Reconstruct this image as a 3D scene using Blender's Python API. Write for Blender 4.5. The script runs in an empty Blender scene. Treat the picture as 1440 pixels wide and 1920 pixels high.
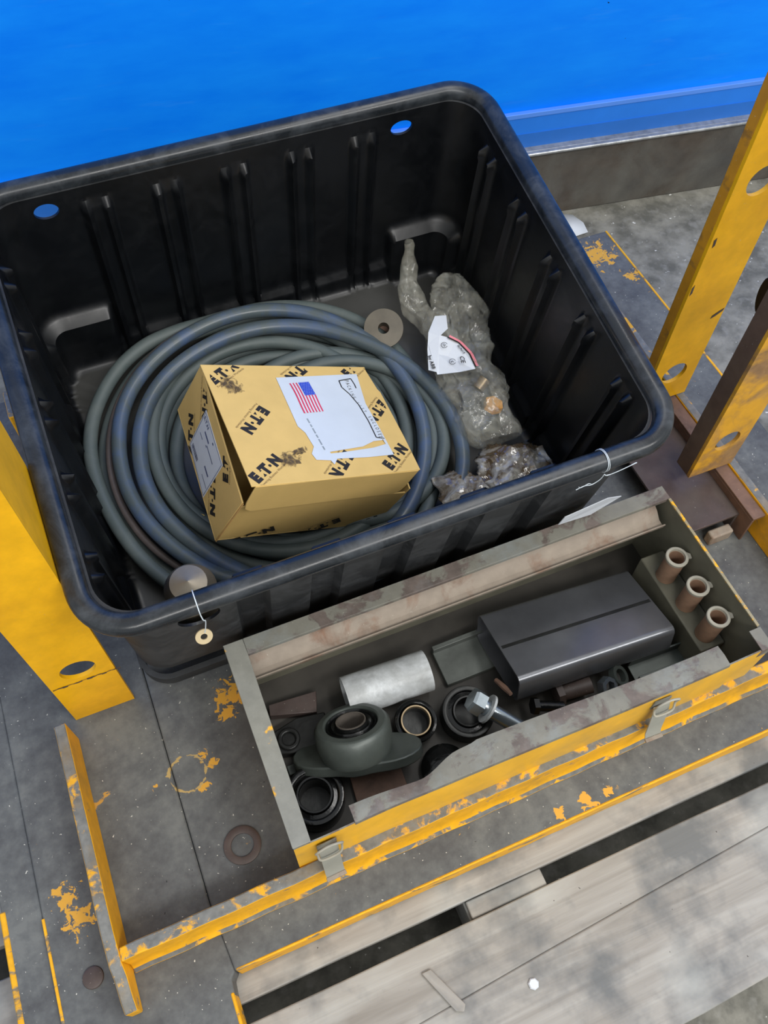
import bpy, bmesh, math, random
from math import sin, cos, pi, radians, sqrt, atan2, exp
from mathutils import Vector, Matrix, noise
random.seed(7)
SC = bpy.context.scene
COL = SC.collection
# ------------------------------------------------------------------ camera
R0 = Vector((0.9226313320265731, -0.3851797036595622, 0.01969824996295875))
R1 = Vector((-0.317068637143532, -0.7865806436868491, -0.529866370245485))
R2 = Vector((0.21958803360569235, 0.4826256177058092, -0.8478523507258039))
cam = bpy.data.objects.new('camera', bpy.data.cameras.new('camera'))
COL.objects.link(cam)
cam.matrix_world = Matrix(((R0.x, -R1.x, -R2.x, 0), (R0.y, -R1.y, -R2.y, 0), (R0.z, -R1.z, -R2.z, 1.25), (0, 0, 0, 1)))
cam.data.sensor_fit = 'VERTICAL'; cam.data.sensor_height = 24
cam.data.lens = 24 * 1626.5 / 1920
cam.data.clip_start = 0.02
SC.camera = cam
# ------------------------------------------------------------------ light
SC.view_settings.view_transform = 'Standard'; SC.view_settings.look = 'None'
SC.view_settings.gamma = 1; SC.view_settings.use_curve_mapping = False
SC.view_settings.exposure = 0.0
W = bpy.data.worlds.new('hall'); SC.world = W; W.use_nodes = True
W.node_tree.nodes['Background'].inputs[0].default_value = (0.95, 0.98, 1.0, 1)
W.node_tree.nodes['Background'].inputs[1].default_value = 0.80
def area(name, loc, target, sx, sy, e, col=(1, .98, .95)):
    l = bpy.data.lights.new(name, 'AREA'); l.shape = 'RECTANGLE'; l.size = sx; l.size_y = sy; l.energy = e; l.color = col
    o = bpy.data.objects.new(name, l); COL.objects.link(o); o.location = loc
    o.rotation_euler = (Vector(target) - Vector(loc)).to_track_quat('-Z', 'Y').to_euler()
    return o
area('hall_lamp', (0.9, -1.7, 3.0), (0.4, 0.6, 0), 4.2, 0.45, 118)
area('hall_lamp_far', (1.5, 0.4, 3.6), (0.3, 0.7, 0), 2.2, 0.4, 34)

# ------------------------------------------------------------------ materials
def NT(name):
    m = bpy.data.materials.new(name); m.use_nodes = True
    nt = m.node_tree; return m, nt, nt.nodes, nt.links, nt.nodes['Principled BSDF']
def lin(r, g, b):
    f = lambda c: (c / 255 / 12.92) if c / 255 <= .04045 else ((c / 255 + .055) / 1.055) ** 2.4
    return (f(r), f(g), f(b), 1)
def ramp(N, L, src, stops):
    r = N.new('ShaderNodeValToRGB'); e = r.color_ramp.elements
    while len(e) < len(stops): e.new(.5)
    for i, (p, c) in enumerate(stops): e[i].position = p; e[i].color = c
    L.new(src, r.inputs[0]); return r.outputs[0]
def nz(N, L, scale, detail=6, rough=.6, coord=None, stretch=None, dist=0):
    n = N.new('ShaderNodeTexNoise'); n.inputs['Scale'].default_value = scale; n.inputs['Detail'].default_value = detail
    n.inputs['Roughness'].default_value = rough; n.inputs['Distortion'].default_value = dist
    if coord is None:
        tc = N.new('ShaderNodeTexCoord'); coord = tc.outputs['Object']
    if stretch:
        mp = N.new('ShaderNodeMapping'); mp.inputs['Scale'].default_value = stretch; L.new(coord, mp.inputs[0]); coord = mp.outputs[0]
    L.new(coord, n.inputs['Vector']); return n.outputs[0]
def mix(N, L, fac, a, b):
    m = N.new('ShaderNodeMix'); m.data_type = 'RGBA'
    if isinstance(fac, float): m.inputs[0].default_value = fac
    else: L.new(fac, m.inputs[0])
    for s, v in ((6, a), (7, b)):
        if isinstance(v, tuple): m.inputs[s].default_value = v
        else: L.new(v, m.inputs[s])
    return m.outputs[2]
def mth(N, L, op, a, b=None, clamp=False):
    m = N.new('ShaderNodeMath'); m.operation = op; m.use_clamp = clamp
    for i, v in enumerate((a, b)):
        if v is None: continue
        if isinstance(v, (int, float)): m.inputs[i].default_value = v
        else: L.new(v, m.inputs[i])
    return m.outputs[0]
def bump(N, L, P, h, strength=.3, dist=.002):
    b = N.new('ShaderNodeBump'); b.inputs['Strength'].default_value = strength; b.inputs['Distance'].default_value = dist
    L.new(h, b.inputs['Height']); L.new(b.outputs[0], P.inputs['Normal'])
BW = ((0, 0, 0, 1), (1, 1, 1, 1))
def thr(N, L, src, a, b): return ramp(N, L, src, [(a, BW[0]), (b, BW[1])])

def plain(name, c, rough=.6, metal=0., scale=60, var=.25, bmp=.15, spec=.5):
    m, nt, N, L, P = NT(name)
    n = nz(N, L, scale); n2 = nz(N, L, scale * .18, 3)
    d = tuple(v * (1 - var) for v in c[:3]) + (1,); u = tuple(min(1, v * (1 + var)) for v in c[:3]) + (1,)
    s = mth(N, L, 'ADD', mth(N, L, 'MULTIPLY', n, .5), mth(N, L, 'MULTIPLY', n2, .5))
    L.new(ramp(N, L, s, [(.35, d), (.65, u)]), P.inputs['Base Color'])
    P.inputs['Roughness'].default_value = rough; P.inputs['Metallic'].default_value = metal
    P.inputs['Specular IOR Level'].default_value = spec
    if bmp: bump(N, L, P, n, bmp)
    return m
def worn(name, paint, metal, amount=.5, scale=25, rough=.5, stretch=None, topwear=0., dirt=None, dirt_amt=.5, soft=.03, spec=.4):
    """painted steel: paint kept where noise is above `amount`, worn to `metal` elsewhere; upward faces wear by `topwear` more"""
    m, nt, N, L, P = NT(name)
    n = nz(N, L, scale, 8, .62, stretch=stretch, dist=.4)
    if topwear:
        g = N.new('ShaderNodeNewGeometry'); sp = N.new('ShaderNodeSeparateXYZ'); L.new(g.outputs['True Normal'], sp.inputs[0])
        up = mth(N, L, 'GREATER_THAN', sp.outputs[2], .6)
        n = mth(N, L, 'SUBTRACT', n, mth(N, L, 'MULTIPLY', up, topwear))
    msk = thr(N, L, n, amount - soft, amount + soft)
    pn = nz(N, L, scale * 2.2, 4)
    pc = mix(N, L, thr(N, L, pn, .35, .7), tuple(v * .82 for v in paint[:3]) + (1,), paint)
    mn = nz(N, L, scale * 3)
    mc = mix(N, L, thr(N, L, mn, .3, .7), tuple(v * .7 for v in metal[:3]) + (1,), tuple(min(1, v * 1.25) for v in metal[:3]) + (1,))
    c = mix(N, L, msk, mc, pc)
    if dirt:
        dn = nz(N, L, scale * .45, 6, .7)
        c = mix(N, L, mth(N, L, 'MULTIPLY', thr(N, L, dn, .5, .75), dirt_amt), c, dirt)
    sn = nz(N, L, 330, 2)
    c = mix(N, L, mth(N, L, 'MULTIPLY', thr(N, L, sn, .73, .75), .5), c, lin(190, 188, 175))
    L.new(c, P.inputs['Base Color'])
    P.inputs['Roughness'].default_value = rough; P.inputs['Specular IOR Level'].default_value = spec
    h = mth(N, L, 'ADD', mth(N, L, 'MULTIPLY', msk, .5), mth(N, L, 'MULTIPLY', mn, .3)); bump(N, L, P, h, .35, .0015)
    return m

YEL = lin(236, 172, 22); GRY = lin(104, 106, 106)
def deck_mat():
    m, nt, N, L, P = NT('worn_grey_steel_deck')
    a = nz(N, L, 9, 6, .65); b = nz(N, L, 70, 5, .6)
    s = mth(N, L, 'ADD', mth(N, L, 'MULTIPLY', a, .65), mth(N, L, 'MULTIPLY', b, .35))
    c = ramp(N, L, s, [(.38, lin(78, 79, 80)), (.5, lin(92, 94, 94)), (.62, lin(108, 110, 108))])
    y = nz(N, L, 26, 9, .7, dist=.8)
    c = mix(N, L, mth(N, L, 'MULTIPLY', thr(N, L, y, .68, .70), .85), c, lin(196, 148, 62))
    tc = N.new('ShaderNodeTexCoord'); yn = nz(N, L, 75, 6, .65, dist=.6)
    for (x, y, rr) in ((-.014, .497, .030), (-.030, .476, .016), (-.075, .425, .012), (-.068, .413, .010), (-.30, .315, .022), (-.285, .285, .024), (.985, 1.13, .045), (1.02, 1.05, .02), (.36, .158, .012), (.405, .160, .014), (.44, .16, .011), (-.155, .41, .008), (-.09, .385, .010)):
        d = N.new('ShaderNodeVectorMath'); d.operation = 'DISTANCE'; L.new(tc.outputs['Object'], d.inputs[0]); d.inputs[1].default_value = (x - .32, y - .6, .05)
        f = mth(N, L, 'SUBTRACT', mth(N, L, 'ADD', yn, .16), mth(N, L, 'MULTIPLY', d.outputs['Value'], .25 / rr))
        c = mix(N, L, thr(N, L, f, .50, .52), c, lin(206, 154, 60))
    ds = N.new('ShaderNodeVectorMath'); ds.operation = 'DISTANCE'; L.new(tc.outputs['Object'], ds.inputs[0]); ds.inputs[1].default_value = (-.1046 - .32, .4111 - .6, .05)
    rg = mth(N, L, 'ABSOLUTE', mth(N, L, 'SUBTRACT', ds.outputs['Value'], .026)); rg = mth(N, L, 'SUBTRACT', mth(N, L, 'ADD', yn, .05), mth(N, L, 'MULTIPLY', rg, 60.))
    c = mix(N, L, thr(N, L, rg, .46, .50), c, lin(176, 150, 96))
    sp = nz(N, L, 200, 2); c = mix(N, L, thr(N, L, sp, .715, .725), c, lin(196, 194, 184))
    dk = nz(N, L, 160, 2); c = mix(N, L, thr(N, L, dk, .74, .77), c, lin(45, 45, 46))
    L.new(c, P.inputs['Base Color']); P.inputs['Roughness'].default_value = .6; P.inputs['Specular IOR Level'].default_value = .22
    bump(N, L, P, b, .25, .001); return m
M_DECK = deck_mat()
M_YEL = worn('yellow_paint_chipped', YEL, lin(92, 74, 52), .28, 22, .45, dirt=lin(150, 105, 30), dirt_amt=.45)
M_LIP = worn('yellow_lip_worn_top', YEL, lin(112, 112, 108), .34, 26, .5, topwear=.22, dirt=lin(140, 112, 60), dirt_amt=.6)
M_POST = worn('yellow_post_paint', lin(243, 182, 20), lin(84, 70, 55), .29, 13, .38, dirt=lin(196, 136, 20), dirt_amt=.5)
M_POSTB = worn('worn_yellow_brown_post_paint', lin(216, 160, 40), lin(140, 108, 72), .50, 12, .5, dirt=lin(176, 138, 76), dirt_amt=.8, soft=.08)
M_POSTS = worn('brown_post_flank', lin(104, 86, 70), lin(84, 66, 54), .5, 14, .55, soft=.2)
M_EDGE = worn('yellow_edge_paint', YEL, lin(120, 110, 90), .42, 40, .5, stretch=(.35, 1, 1))

def floor_mat():
    m, nt, N, L, P = NT('speckled_concrete')
    a = nz(N, L, 14, 5, .6); v = N.new('ShaderNodeTexVoronoi'); v.inputs['Scale'].default_value = 70
    tc = N.new('ShaderNodeTexCoord'); L.new(tc.outputs['Object'], v.inputs[0])
    c = ramp(N, L, a, [(.38, lin(96, 95, 88)), (.62, lin(138, 136, 127))])
    hsv = N.new('ShaderNodeSeparateColor'); L.new(v.outputs['Color'], hsv.inputs[0])
    c = mix(N, L, mth(N, L, 'MULTIPLY', thr(N, L, nz(N, L, 38, 3, .5), .55, .7), .5), c, lin(146, 145, 140))
    dn = nz(N, L, 30, 5, .7); c = mix(N, L, mth(N, L, 'MULTIPLY', thr(N, L, dn, .55, .7), .5), c, lin(82, 82, 78)); sn = nz(N, L, 55, 4, .6); c = mix(N, L, thr(N, L, sn, .665, .69), c, lin(212, 212, 208))
    L.new(c, P.inputs['Base Color']); P.inputs['Roughness'].default_value = .65; P.inputs['Specular IOR Level'].default_value = .25; bump(N, L, P, sn, .3, .002); return m
def wood_mat():
    m, nt, N, L, P = NT('weathered_pallet_wood')
    g = nz(N, L, 22, 7, .6, stretch=(.12, 2.2, 2.2), dist=.6); b = nz(N, L, 7, 5, .6); b2 = nz(N, L, 11, 4, .5, stretch=(.7, 1.3, 1))
    c = ramp(N, L, g, [(.3, lin(130, 125, 117)), (.5, lin(150, 146, 139)), (.7, lin(166, 163, 156))])
    c = mix(N, L, mth(N, L, 'MULTIPLY', thr(N, L, b, .46, .62), .85), c, lin(94, 97, 98))
    c = mix(N, L, mth(N, L, 'MULTIPLY', thr(N, L, b2, .5, .7), .5), c, lin(176, 177, 172))
    k = nz(N, L, 130, 2); c = mix(N, L, thr(N, L, k, .75, .78), c, lin(70, 66, 60))
    L.new(c, P.inputs['Base Color']); P.inputs['Roughness'].default_value = .75; bump(N, L, P, g, .4, .002); return m
def wall_mat():
    m, nt, N, L, P = NT('glossy_blue_paint')
    n = nz(N, L, 6, 5, .6, stretch=(1, 1, 4)); c = ramp(N, L, n, [(.3, lin(0, 124, 250)), (.7, lin(10, 138, 255))])
    s = nz(N, L, 18, 8, .7, stretch=(.35, 1, 3)); c = mix(N, L, mth(N, L, 'MULTIPLY', thr(N, L, s, .6, .8), .25), c, lin(70, 150, 240))
    k = nz(N, L, 70, 2); c = mix(N, L, thr(N, L, k, .79, .8), c, lin(10, 30, 60))
    L.new(c, P.inputs['Base Color']); P.inputs['Roughness'].default_value = .55; P.inputs['Specular IOR Level'].default_value = .15
    bump(N, L, P, n, .08, .004); return m
def plastic_mat(name, c=lin(20, 21, 25), rough=.36, scuff=.35, sc=lin(78, 86, 104), dust=None):
    m, nt, N, L, P = NT(name)
    n = nz(N, L, 16, 7, .7, dist=.5); f = nz(N, L, 120, 4)
    cc = mix(N, L, mth(N, L, 'MULTIPLY', thr(N, L, n, .45, .8), scuff), c, sc)
    if dust:
        ge = N.new('ShaderNodeNewGeometry'); se = N.new('ShaderNodeSeparateXYZ'); L.new(ge.outputs['Normal'], se.inputs[0])
        cc = mix(N, L, mth(N, L, 'MULTIPLY', thr(N, L, se.outputs[2], .8, .97), .8), cc, dust)
    L.new(cc, P.inputs['Base Color']); L.new(ramp(N, L, n, [(.3, (rough - .06,) * 3 + (1,)), (.8, (rough + .22,) * 3 + (1,))]), P.inputs['Roughness'])
    P.inputs['Specular IOR Level'].default_value = .45; bump(N, L, P, f, .06, .001); return m
M_TOTE = plastic_mat('black_polyethylene', rough=.34, scuff=.14, c=lin(9, 11, 14), sc=lin(44, 47, 52), dust=lin(50, 50, 47))  # inner copy of the tote plastic, base darkened to paint in the interior shade
M_RIM = plastic_mat('scuffed_black_rim_plastic', c=lin(28, 32, 36), rough=.26, scuff=.55, sc=lin(88, 94, 100))
M_HOSE = plastic_mat('grey_green_rubber', c=lin(78, 88, 88), rough=.5, scuff=.5, sc=lin(104, 110, 106))
M_HOSEB = plastic_mat('blue_black_rubber', c=lin(74, 84, 88), rough=.3, scuff=.75, sc=lin(58, 88, 142))
M_OLIVE = plain('olive_grey_paint', lin(98, 96, 82), .6, scale=18, var=.35)
M_RIMG = worn('worn_grey_toolbox_rim', lin(122, 120, 110), lin(98, 88, 82), .47, 20, .5, dirt=lin(150, 165, 172), dirt_amt=.35)
M_TBY = worn('yellow_toolbox_side', lin(240, 182, 40), lin(170, 140, 80), .30, 9, .4, dirt=lin(150, 132, 90), dirt_amt=.5, soft=.1)
M_BEIGE = worn('beige_dusty_ledge', lin(150, 138, 124), lin(120, 88, 68), .4, 20, .7, soft=.1)
M_DARK = plain('oily_dark_steel', lin(40, 41, 40), .38, .35, 40, .5, .3)
M_OILY = plain('oily_black_grease', lin(22, 23, 23), .18, .2, 30, .6, .6)
M_CAST = plain('grey_cast_iron', lin(78, 84, 80), .42, .3, 22, .35, .3)
M_STEELB = plain('blued_steel_sheet', lin(104, 106, 110), .27, .6, 12, .3, .03)
M_ALU = worn('scuffed_aluminium', lin(150, 152, 150), lin(192, 196, 198), .5, 18, .42, soft=.15)
M_ZINC = plain('bright_zinc_steel', lin(170, 180, 186), .25, .85, 50, .15, .1)
M_BRASS = plain('tarnished_bronze', lin(150, 132, 104), .4, .6, 40, .3, .2)
M_RUST = worn('rusty_brown_steel', lin(122, 94, 78), lin(88, 68, 58), .5, 20, .65, soft=.15)
M_RUSTD = worn('dark_rusty_steel', lin(84, 76, 72), lin(70, 56, 52), .5, 12, .5, soft=.2)
M_TUBE = plain('rusty_tan_tube', lin(140, 110, 88), .7, 0, 40, .3, .3)
M_TUBER = plain('grey_tube_lip', lin(150, 146, 132), .6, 0, 50, .2, .2)
M_CARD = plain('yellow_brown_cardboard', lin(206, 174, 108), .75, 0, 30, .07, .08, .2)
M_CARDE = plain('cardboard_edge', lin(190, 150, 92), .8, 0, 90, .15, .2, .2)
M_WHITE = plain('white_paper', lin(204, 209, 215), .55, 0, 60, .03, .05)
M_POUCH = plain('white_plastic_pouch', lin(198, 206, 213), .3, 0, 30, .04, .2)
M_INK = plain('black_print', lin(34, 30, 24), .6, 0, 60, .2, 0)
M_INKG = plain('brown_fine_print', lin(120, 98, 62), .7, 0, 60, .2, 0)
M_RED = plain('red_print', lin(205, 60, 90), .5, 0, 60, .1, 0)
M_BLUEP = plain('blue_print', lin(40, 70, 190), .5, 0, 60, .1, 0)
M_PINK = plain('pink_label', lin(236, 140, 150), .5, 0, 60, .1, 0)
M_STRING = plain('white_string', lin(205, 215, 222), .6, 0, 200, .1, .2)
M_TAG = plain('cream_tag', lin(192, 174, 138), .6, 0, 60, .1, .1)
M_SKIRT = worn('dark_steel_skirting', lin(100, 98, 92), lin(78, 70, 62), .5, 7, .5, soft=.14, dirt=lin(58, 58, 58), dirt_amt=.7)
M_SHINY = plain('bare_bright_edge', lin(170, 172, 172), .3, .6, 60, .4, .3)
M_BAND = plain('pale_blue_band', lin(84, 142, 236), .5, 0, 12, .06, 0)
M_BAND2 = plain('dull_blue_band', lin(30, 122, 228), .5, 0, 12, .08, 0)
M_BAND3 = plain('dark_blue_band', lin(34, 108, 198), .5, 0, 12, .08, 0)
M_STAIN = None
def film_mat(name, col, alpha_lo, alpha_hi, brown=None, bamt=.5):
    m, nt, N, L, P = NT(name)
    a = nz(N, L, 30, 6, .6, dist=1.2); b = nz(N, L, 17, 5, .6, dist=.8)
    c = mix(N, L, thr(N, L, a, .3, .75), tuple(v * .75 for v in col[:3]) + (1,), col)
    if brown: c = mix(N, L, mth(N, L, 'MULTIPLY', thr(N, L, b, .40, .54), bamt), c, brown)
    L.new(c, P.inputs['Base Color'])
    L.new(ramp(N, L, a, [(.3, (alpha_lo,) * 3 + (1,)), (.7, (alpha_hi,) * 3 + (1,))]), P.inputs['Alpha'])
    P.inputs['Roughness'].default_value = .1; P.inputs['Specular IOR Level'].default_value = 1.
    w = nz(N, L, 26, 3, .5, dist=2.); bump(N, L, P, w, .5, .006); return m
M_BAG = film_mat('cloudy_plastic_film', lin(196, 198, 188), .08, .42, lin(150, 134, 104), .3)
M_WRAP = film_mat('oily_torn_wrap', lin(206, 202, 190), .85, 1., lin(92, 72, 44), .95)

# ------------------------------------------------------------------ mesh tools
I4 = Matrix.Identity(4)
class G:
    def __init__(s): s.v = []; s.f = []; s.m = []
    def add(s, vs, fs, mi=0, M=None):
        b = len(s.v)
        s.v += [tuple((M @ Vector(v)) if M else v) for v in vs]
        for i, f in enumerate(fs):
            s.f.append(tuple(b + k for k in f)); s.m.append(mi[i] if isinstance(mi, (list, tuple)) else mi)
        return s
    def box(s, lo, hi, mi=0, M=None):
        """mi may be a dict by face: -x +x -y +y -z +z"""
        x0, y0, z0 = lo; x1, y1, z1 = hi
        vs = [(x0, y0, z0), (x1, y0, z0), (x1, y1, z0), (x0, y1, z0), (x0, y0, z1), (x1, y0, z1), (x1, y1, z1), (x0, y1, z1)]
        fs = [(0, 3, 2, 1), (4, 5, 6, 7), (0, 1, 5, 4), (2, 3, 7, 6), (1, 2, 6, 5), (3, 0, 4, 7)]
        if isinstance(mi, dict): mi = [mi.get(k, mi.get('*', 0)) for k in ('-z', '+z', '-y', '+y', '+x', '-x')]
        return s.add(vs, fs, mi, M)
    def prism(s, poly, z0, z1, mi=0, M=None):
        n = len(poly); vs = [(x, y, z0) for x, y in poly] + [(x, y, z1) for x, y in poly]
        fs = [tuple(reversed(range(n))), tuple(range(n, 2 * n))] + [(i, (i + 1) % n, n + (i + 1) % n, n + i) for i in range(n)]
        return s.add(vs, fs, mi, M)
    def lathe(s, prof, seg=32, M=None, mi=0, closed=False, capa=False, capb=False, a0=0., a1=2 * pi):
        full = abs(a1 - a0 - 2 * pi) < 1e-6; ns = seg if full else seg + 1
        vs = [(r * cos(a0 + (a1 - a0) * k / seg), r * sin(a0 + (a1 - a0) * k / seg), z) for r, z in prof for k in range(ns)]
        fs = []; n = len(prof); rng = n if closed else n - 1
        for i in range(rng):
            j = (i + 1) % n
            for k in range(seg):
                k2 = (k + 1) % ns if full else k + 1
                fs.append((i * ns + k, i * ns + k2, j * ns + k2, j * ns + k))
        if capa: fs.append(tuple(reversed(range(ns))))
        if capb: fs.append(tuple((n - 1) * ns + k for k in range(ns)))
        return s.add(vs, fs, mi, M)
    def tube(s, pts, r, seg=8, closed=False, mi=0, M=None, caps=True):
        P = [Vector(p) for p in pts]; n = len(P); rr = r if isinstance(r, (list, tuple)) else [r] * n
        T = []
        for i in range(n):
            a = P[(i - 1) % n] if (closed or i) else P[0]; b = P[(i + 1) % n] if (closed or i < n - 1) else P[-1]
            T.append((b - a).normalized())
        up = Vector((0, 0, 1)) if abs(T[0].z) < .9 else Vector((1, 0, 0))
        nrm = (up - T[0] * up.dot(T[0])).normalized(); vs = []
        for i in range(n):
            nrm = (nrm - T[i] * nrm.dot(T[i])).normalized(); bn = T[i].cross(nrm)
            for k in range(seg):
                a = 2 * pi * k / seg; vs.append(tuple(P[i] + (nrm * cos(a) + bn * sin(a)) * rr[i]))
        fs = []
        for i in range(n if closed else n - 1):
            j = (i + 1) % n
            for k in range(seg): fs.append((i * seg + k, i * seg + (k + 1) % seg, j * seg + (k + 1) % seg, j * seg + k))
        if caps and not closed: fs += [tuple(reversed(range(seg))), tuple((n - 1) * seg + k for k in range(seg))]
        return s.add(vs, fs, mi, M)
def spline(pts, n=8, closed=False):
    P = [Vector(p) for p in pts]; N = len(P); out = []
    for i in range(N if closed else N - 1):
        g = (lambda k: P[k % N]) if closed else (lambda k: P[max(0, min(N - 1, k))])
        a, b, c, d = g(i - 1), g(i), g(i + 1), g(i + 2)
        for k in range(n):
            t = k / n; out.append(.5 * ((2 * b) + (c - a) * t + (2 * a - 5 * b + 4 * c - d) * t * t + (3 * b - a - 3 * c + d) * t ** 3))
    if not closed: out.append(P[-1])
    return out
def world(o): return WM.get(o.name, I4)
WM = {}
def tag(o, label=None, cat=None, group=None, kind=None):
    if label: o['label'] = label
    if cat: o['category'] = cat
    if group: o['group'] = group
    if kind: o['kind'] = kind
    return o
def thing(name, label, cat, M=I4, group=None):
    o = bpy.data.objects.new(name, None); COL.objects.link(o); o.empty_display_size = .02
    o.matrix_world = M; WM[o.name] = M.copy(); return tag(o, label, cat, group)
def part(g, name, mats, parent=None, M=I4, label=None, smooth=35, bevel=0, cat=None, group=None, kind=None, origin=None, bseg=2, weld=False):
    """link g as one mesh; M maps build coordinates to world"""
    if not isinstance(mats, (list, tuple)): mats = [mats]
    if parent is not None: W0 = world(parent)
    elif origin is not None: W0 = M @ Matrix.Translation(origin)
    else:
        xs = [v[0] for v in g.v]; ys = [v[1] for v in g.v]; zs = [v[2] for v in g.v]
        W0 = M @ Matrix.Translation(((min(xs) + max(xs)) / 2, (min(ys) + max(ys)) / 2, min(zs)))
    K = W0.inverted() @ M
    me = bpy.data.meshes.new(name); me.from_pydata([tuple(K @ Vector(v)) for v in g.v], [], g.f)
    for m in mats: me.materials.append(m)
    for p, mi in zip(me.polygons, g.m): p.material_index = mi
    bm = bmesh.new(); bm.from_mesh(me)
    if weld: bmesh.ops.remove_doubles(bm, verts=bm.verts, dist=1e-5)
    bmesh.ops.recalc_face_normals(bm, faces=bm.faces); bm.to_mesh(me); bm.free()
    if smooth:
        me.shade_smooth()
        if smooth < 180: me.set_sharp_from_angle(angle=radians(smooth))
    o = bpy.data.objects.new(name, me); COL.objects.link(o)
    if parent is not None: o.parent = parent; WM[o.name] = W0
    else: o.matrix_world = W0; WM[o.name] = W0.copy()
    if bevel:
        b = o.modifiers.new('bevel', 'BEVEL'); b.width = bevel; b.segments = bseg; b.limit_method = 'ANGLE'; b.angle_limit = radians(40)
    return tag(o, label, cat, group, kind)
def TR(x, y, z): return Matrix.Translation((x, y, z))
def RX(a): return Matrix.Rotation(radians(a), 4, 'X')
def RY(a): return Matrix.Rotation(radians(a), 4, 'Y')
def RZ(a): return Matrix.Rotation(radians(a), 4, 'Z')
def frame(o, x, y=None, z=None):
    """matrix with origin o and axes x, y (z derived)"""
    x = Vector(x).normalized(); y = Vector(y); y = (y - x * y.dot(x)).normalized(); z = x.cross(y)
    return Matrix(((x.x, y.x, z.x, o[0]), (x.y, y.y, z.y, o[1]), (x.z, y.z, z.z, o[2]), (0, 0, 0, 1)))
def aim(o, d):
    """matrix at o whose z axis points along d"""
    d = Vector(d).normalized(); q = d.to_track_quat('Z', 'Y'); return Matrix.Translation(o) @ q.to_matrix().to_4x4()
def text_verts(s, size, offset=0., spacing=1.):
    c = bpy.data.curves.new('txt', 'FONT'); c.body = s; c.size = size; c.offset = offset; c.space_character = spacing; c.align_x = 'CENTER'; c.align_y = 'CENTER'
    c.resolution_u = 3
    o = bpy.data.objects.new('txt', c); COL.objects.link(o); bpy.context.view_layer.update()
    me = o.evaluated_get(bpy.context.evaluated_depsgraph_get()).to_mesh()
    vs = [tuple(v.co) for v in me.vertices]; fs = [tuple(p.vertices) for p in me.polygons]
    bpy.data.objects.remove(o); bpy.data.curves.remove(c); return vs, fs
TC = {}
def add_text(g, s, size, M, offset=0., mi=0, sx=1.):
    k = (s, round(offset / size, 3))
    if k not in TC: TC[k] = text_verts(s, 1., offset / size)
    vs, fs = TC[k]
    g.add([(x * size * sx, y * size, 0) for x, y, z in vs], fs, mi, M); return g

# ------------------------------------------------------------------ setting
def struct(g, name, mats, M=I4, **k): return part(g, name, mats, None, M, kind='structure', **k)
ZF = -.18
g = G(); g.add([(-4, -3, ZF), (5, -3, ZF), (5, 4, ZF), (-4, 4, ZF)], [(0, 1, 2, 3)]); struct(g, 'floor', floor_mat())
# blue wall, turned a little from the platform
MW = TR(1.142, 1.462, ZF) @ RZ(-8.16)
g = G(); g.box((-3.2, .03, .0), (3.0, .12, 2.6)); wl = struct(g, 'wall_back', wall_mat(), MW)
g = G(); g.box((-3.2, .0, .0), (3.0, .03, .187), {'*': 0, '+z': 1}); g.box((-3.2, -.012, .181), (3.0, .0, .189), 1)
struct(g, 'baseboard_back', [M_SKIRT, M_SHINY], MW, bevel=.003)
g = G(); g.box((-3.2, .018, .187), (3.0, .03, .222)); struct(g, 'trim_1', M_BAND3, MW)
g = G(); g.box((-3.2, .020, .222), (3.0, .03, .262)); struct(g, 'trim_2', M_BAND2, MW)
g = G(); g.box((-3.2, .018, .262), (3.0, .03, .273)); struct(g, 'trim_3', M_BAND, MW, bevel=.001)

# ------------------------------------------------------------------ wooden pallet
pal = thing('wooden_pallet', 'weathered grey wooden pallet lying under the steel platform', 'pallet', TR(.2, 0, ZF))
ZW = -.05
MWOOD = wood_mat()
def plank(poly, z0, z1, lab=None): g = G(); g.prism(poly, z0, z1); return part(g, 'plank', MWOOD, pal, bevel=.002, label=lab)
def wob(x0, x1, y, amp=.0012, n=16, rev=False):
    p = [(x0 + (x1 - x0) * i / n, y + amp * noise.noise(Vector((i * .7, y * 50, 3)))) for i in range(n + 1)]
    return p[::-1] if rev else p
plank(wob(-.72, .95, .1125) + wob(-.72, .95, .26, rev=True), ZW - .02, ZW)
plank(wob(-.72, .95, -.128, .004) + [(.95, .02), (.655, .0345), (.45, .024), (.268, .0145), (.0, -.002), (-.72, -.03)], ZW - .02, ZW, 'wide pale plank with dark smudges')
plank([(-.72, -.0299), (.0, -.0018), (.268, .0147), (.45, .0242), (.655, .0347), (.95, .0202)] + wob(-.72, .95, .0875, rev=True), ZW - .02, ZW)
plank(wob(-.72, .95, .30) + wob(-.72, .95, .42, rev=True), ZW - .02, ZW)
for y in (.5, .7, .9, 1.08): plank([(-.72, y), (.95, y), (.95, y + .12), (-.72, y + .12)], ZW - .02, ZW)
for x0, x1 in ((.195, .3135), (-.70, -.60), (.83, .93)):
    g = G(); g.box((x0, -.12, ZF + .02), (x1, 1.2, ZW - .0201)); part(g, 'block', MWOOD, pal, bevel=.003)
g = G(); g.box((.197, .088, ZW - .0199), (.3135, .112, ZW - .006)); part(g, 'block', MWOOD, pal, bevel=.002)
for y in (-.12, .35, .75, 1.1):
    g = G(); g.box((-.72, y, ZF + .0005), (.95, y + .1, ZF + .0199)); part(g, 'plank', MWOOD, pal, bevel=.002)

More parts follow.
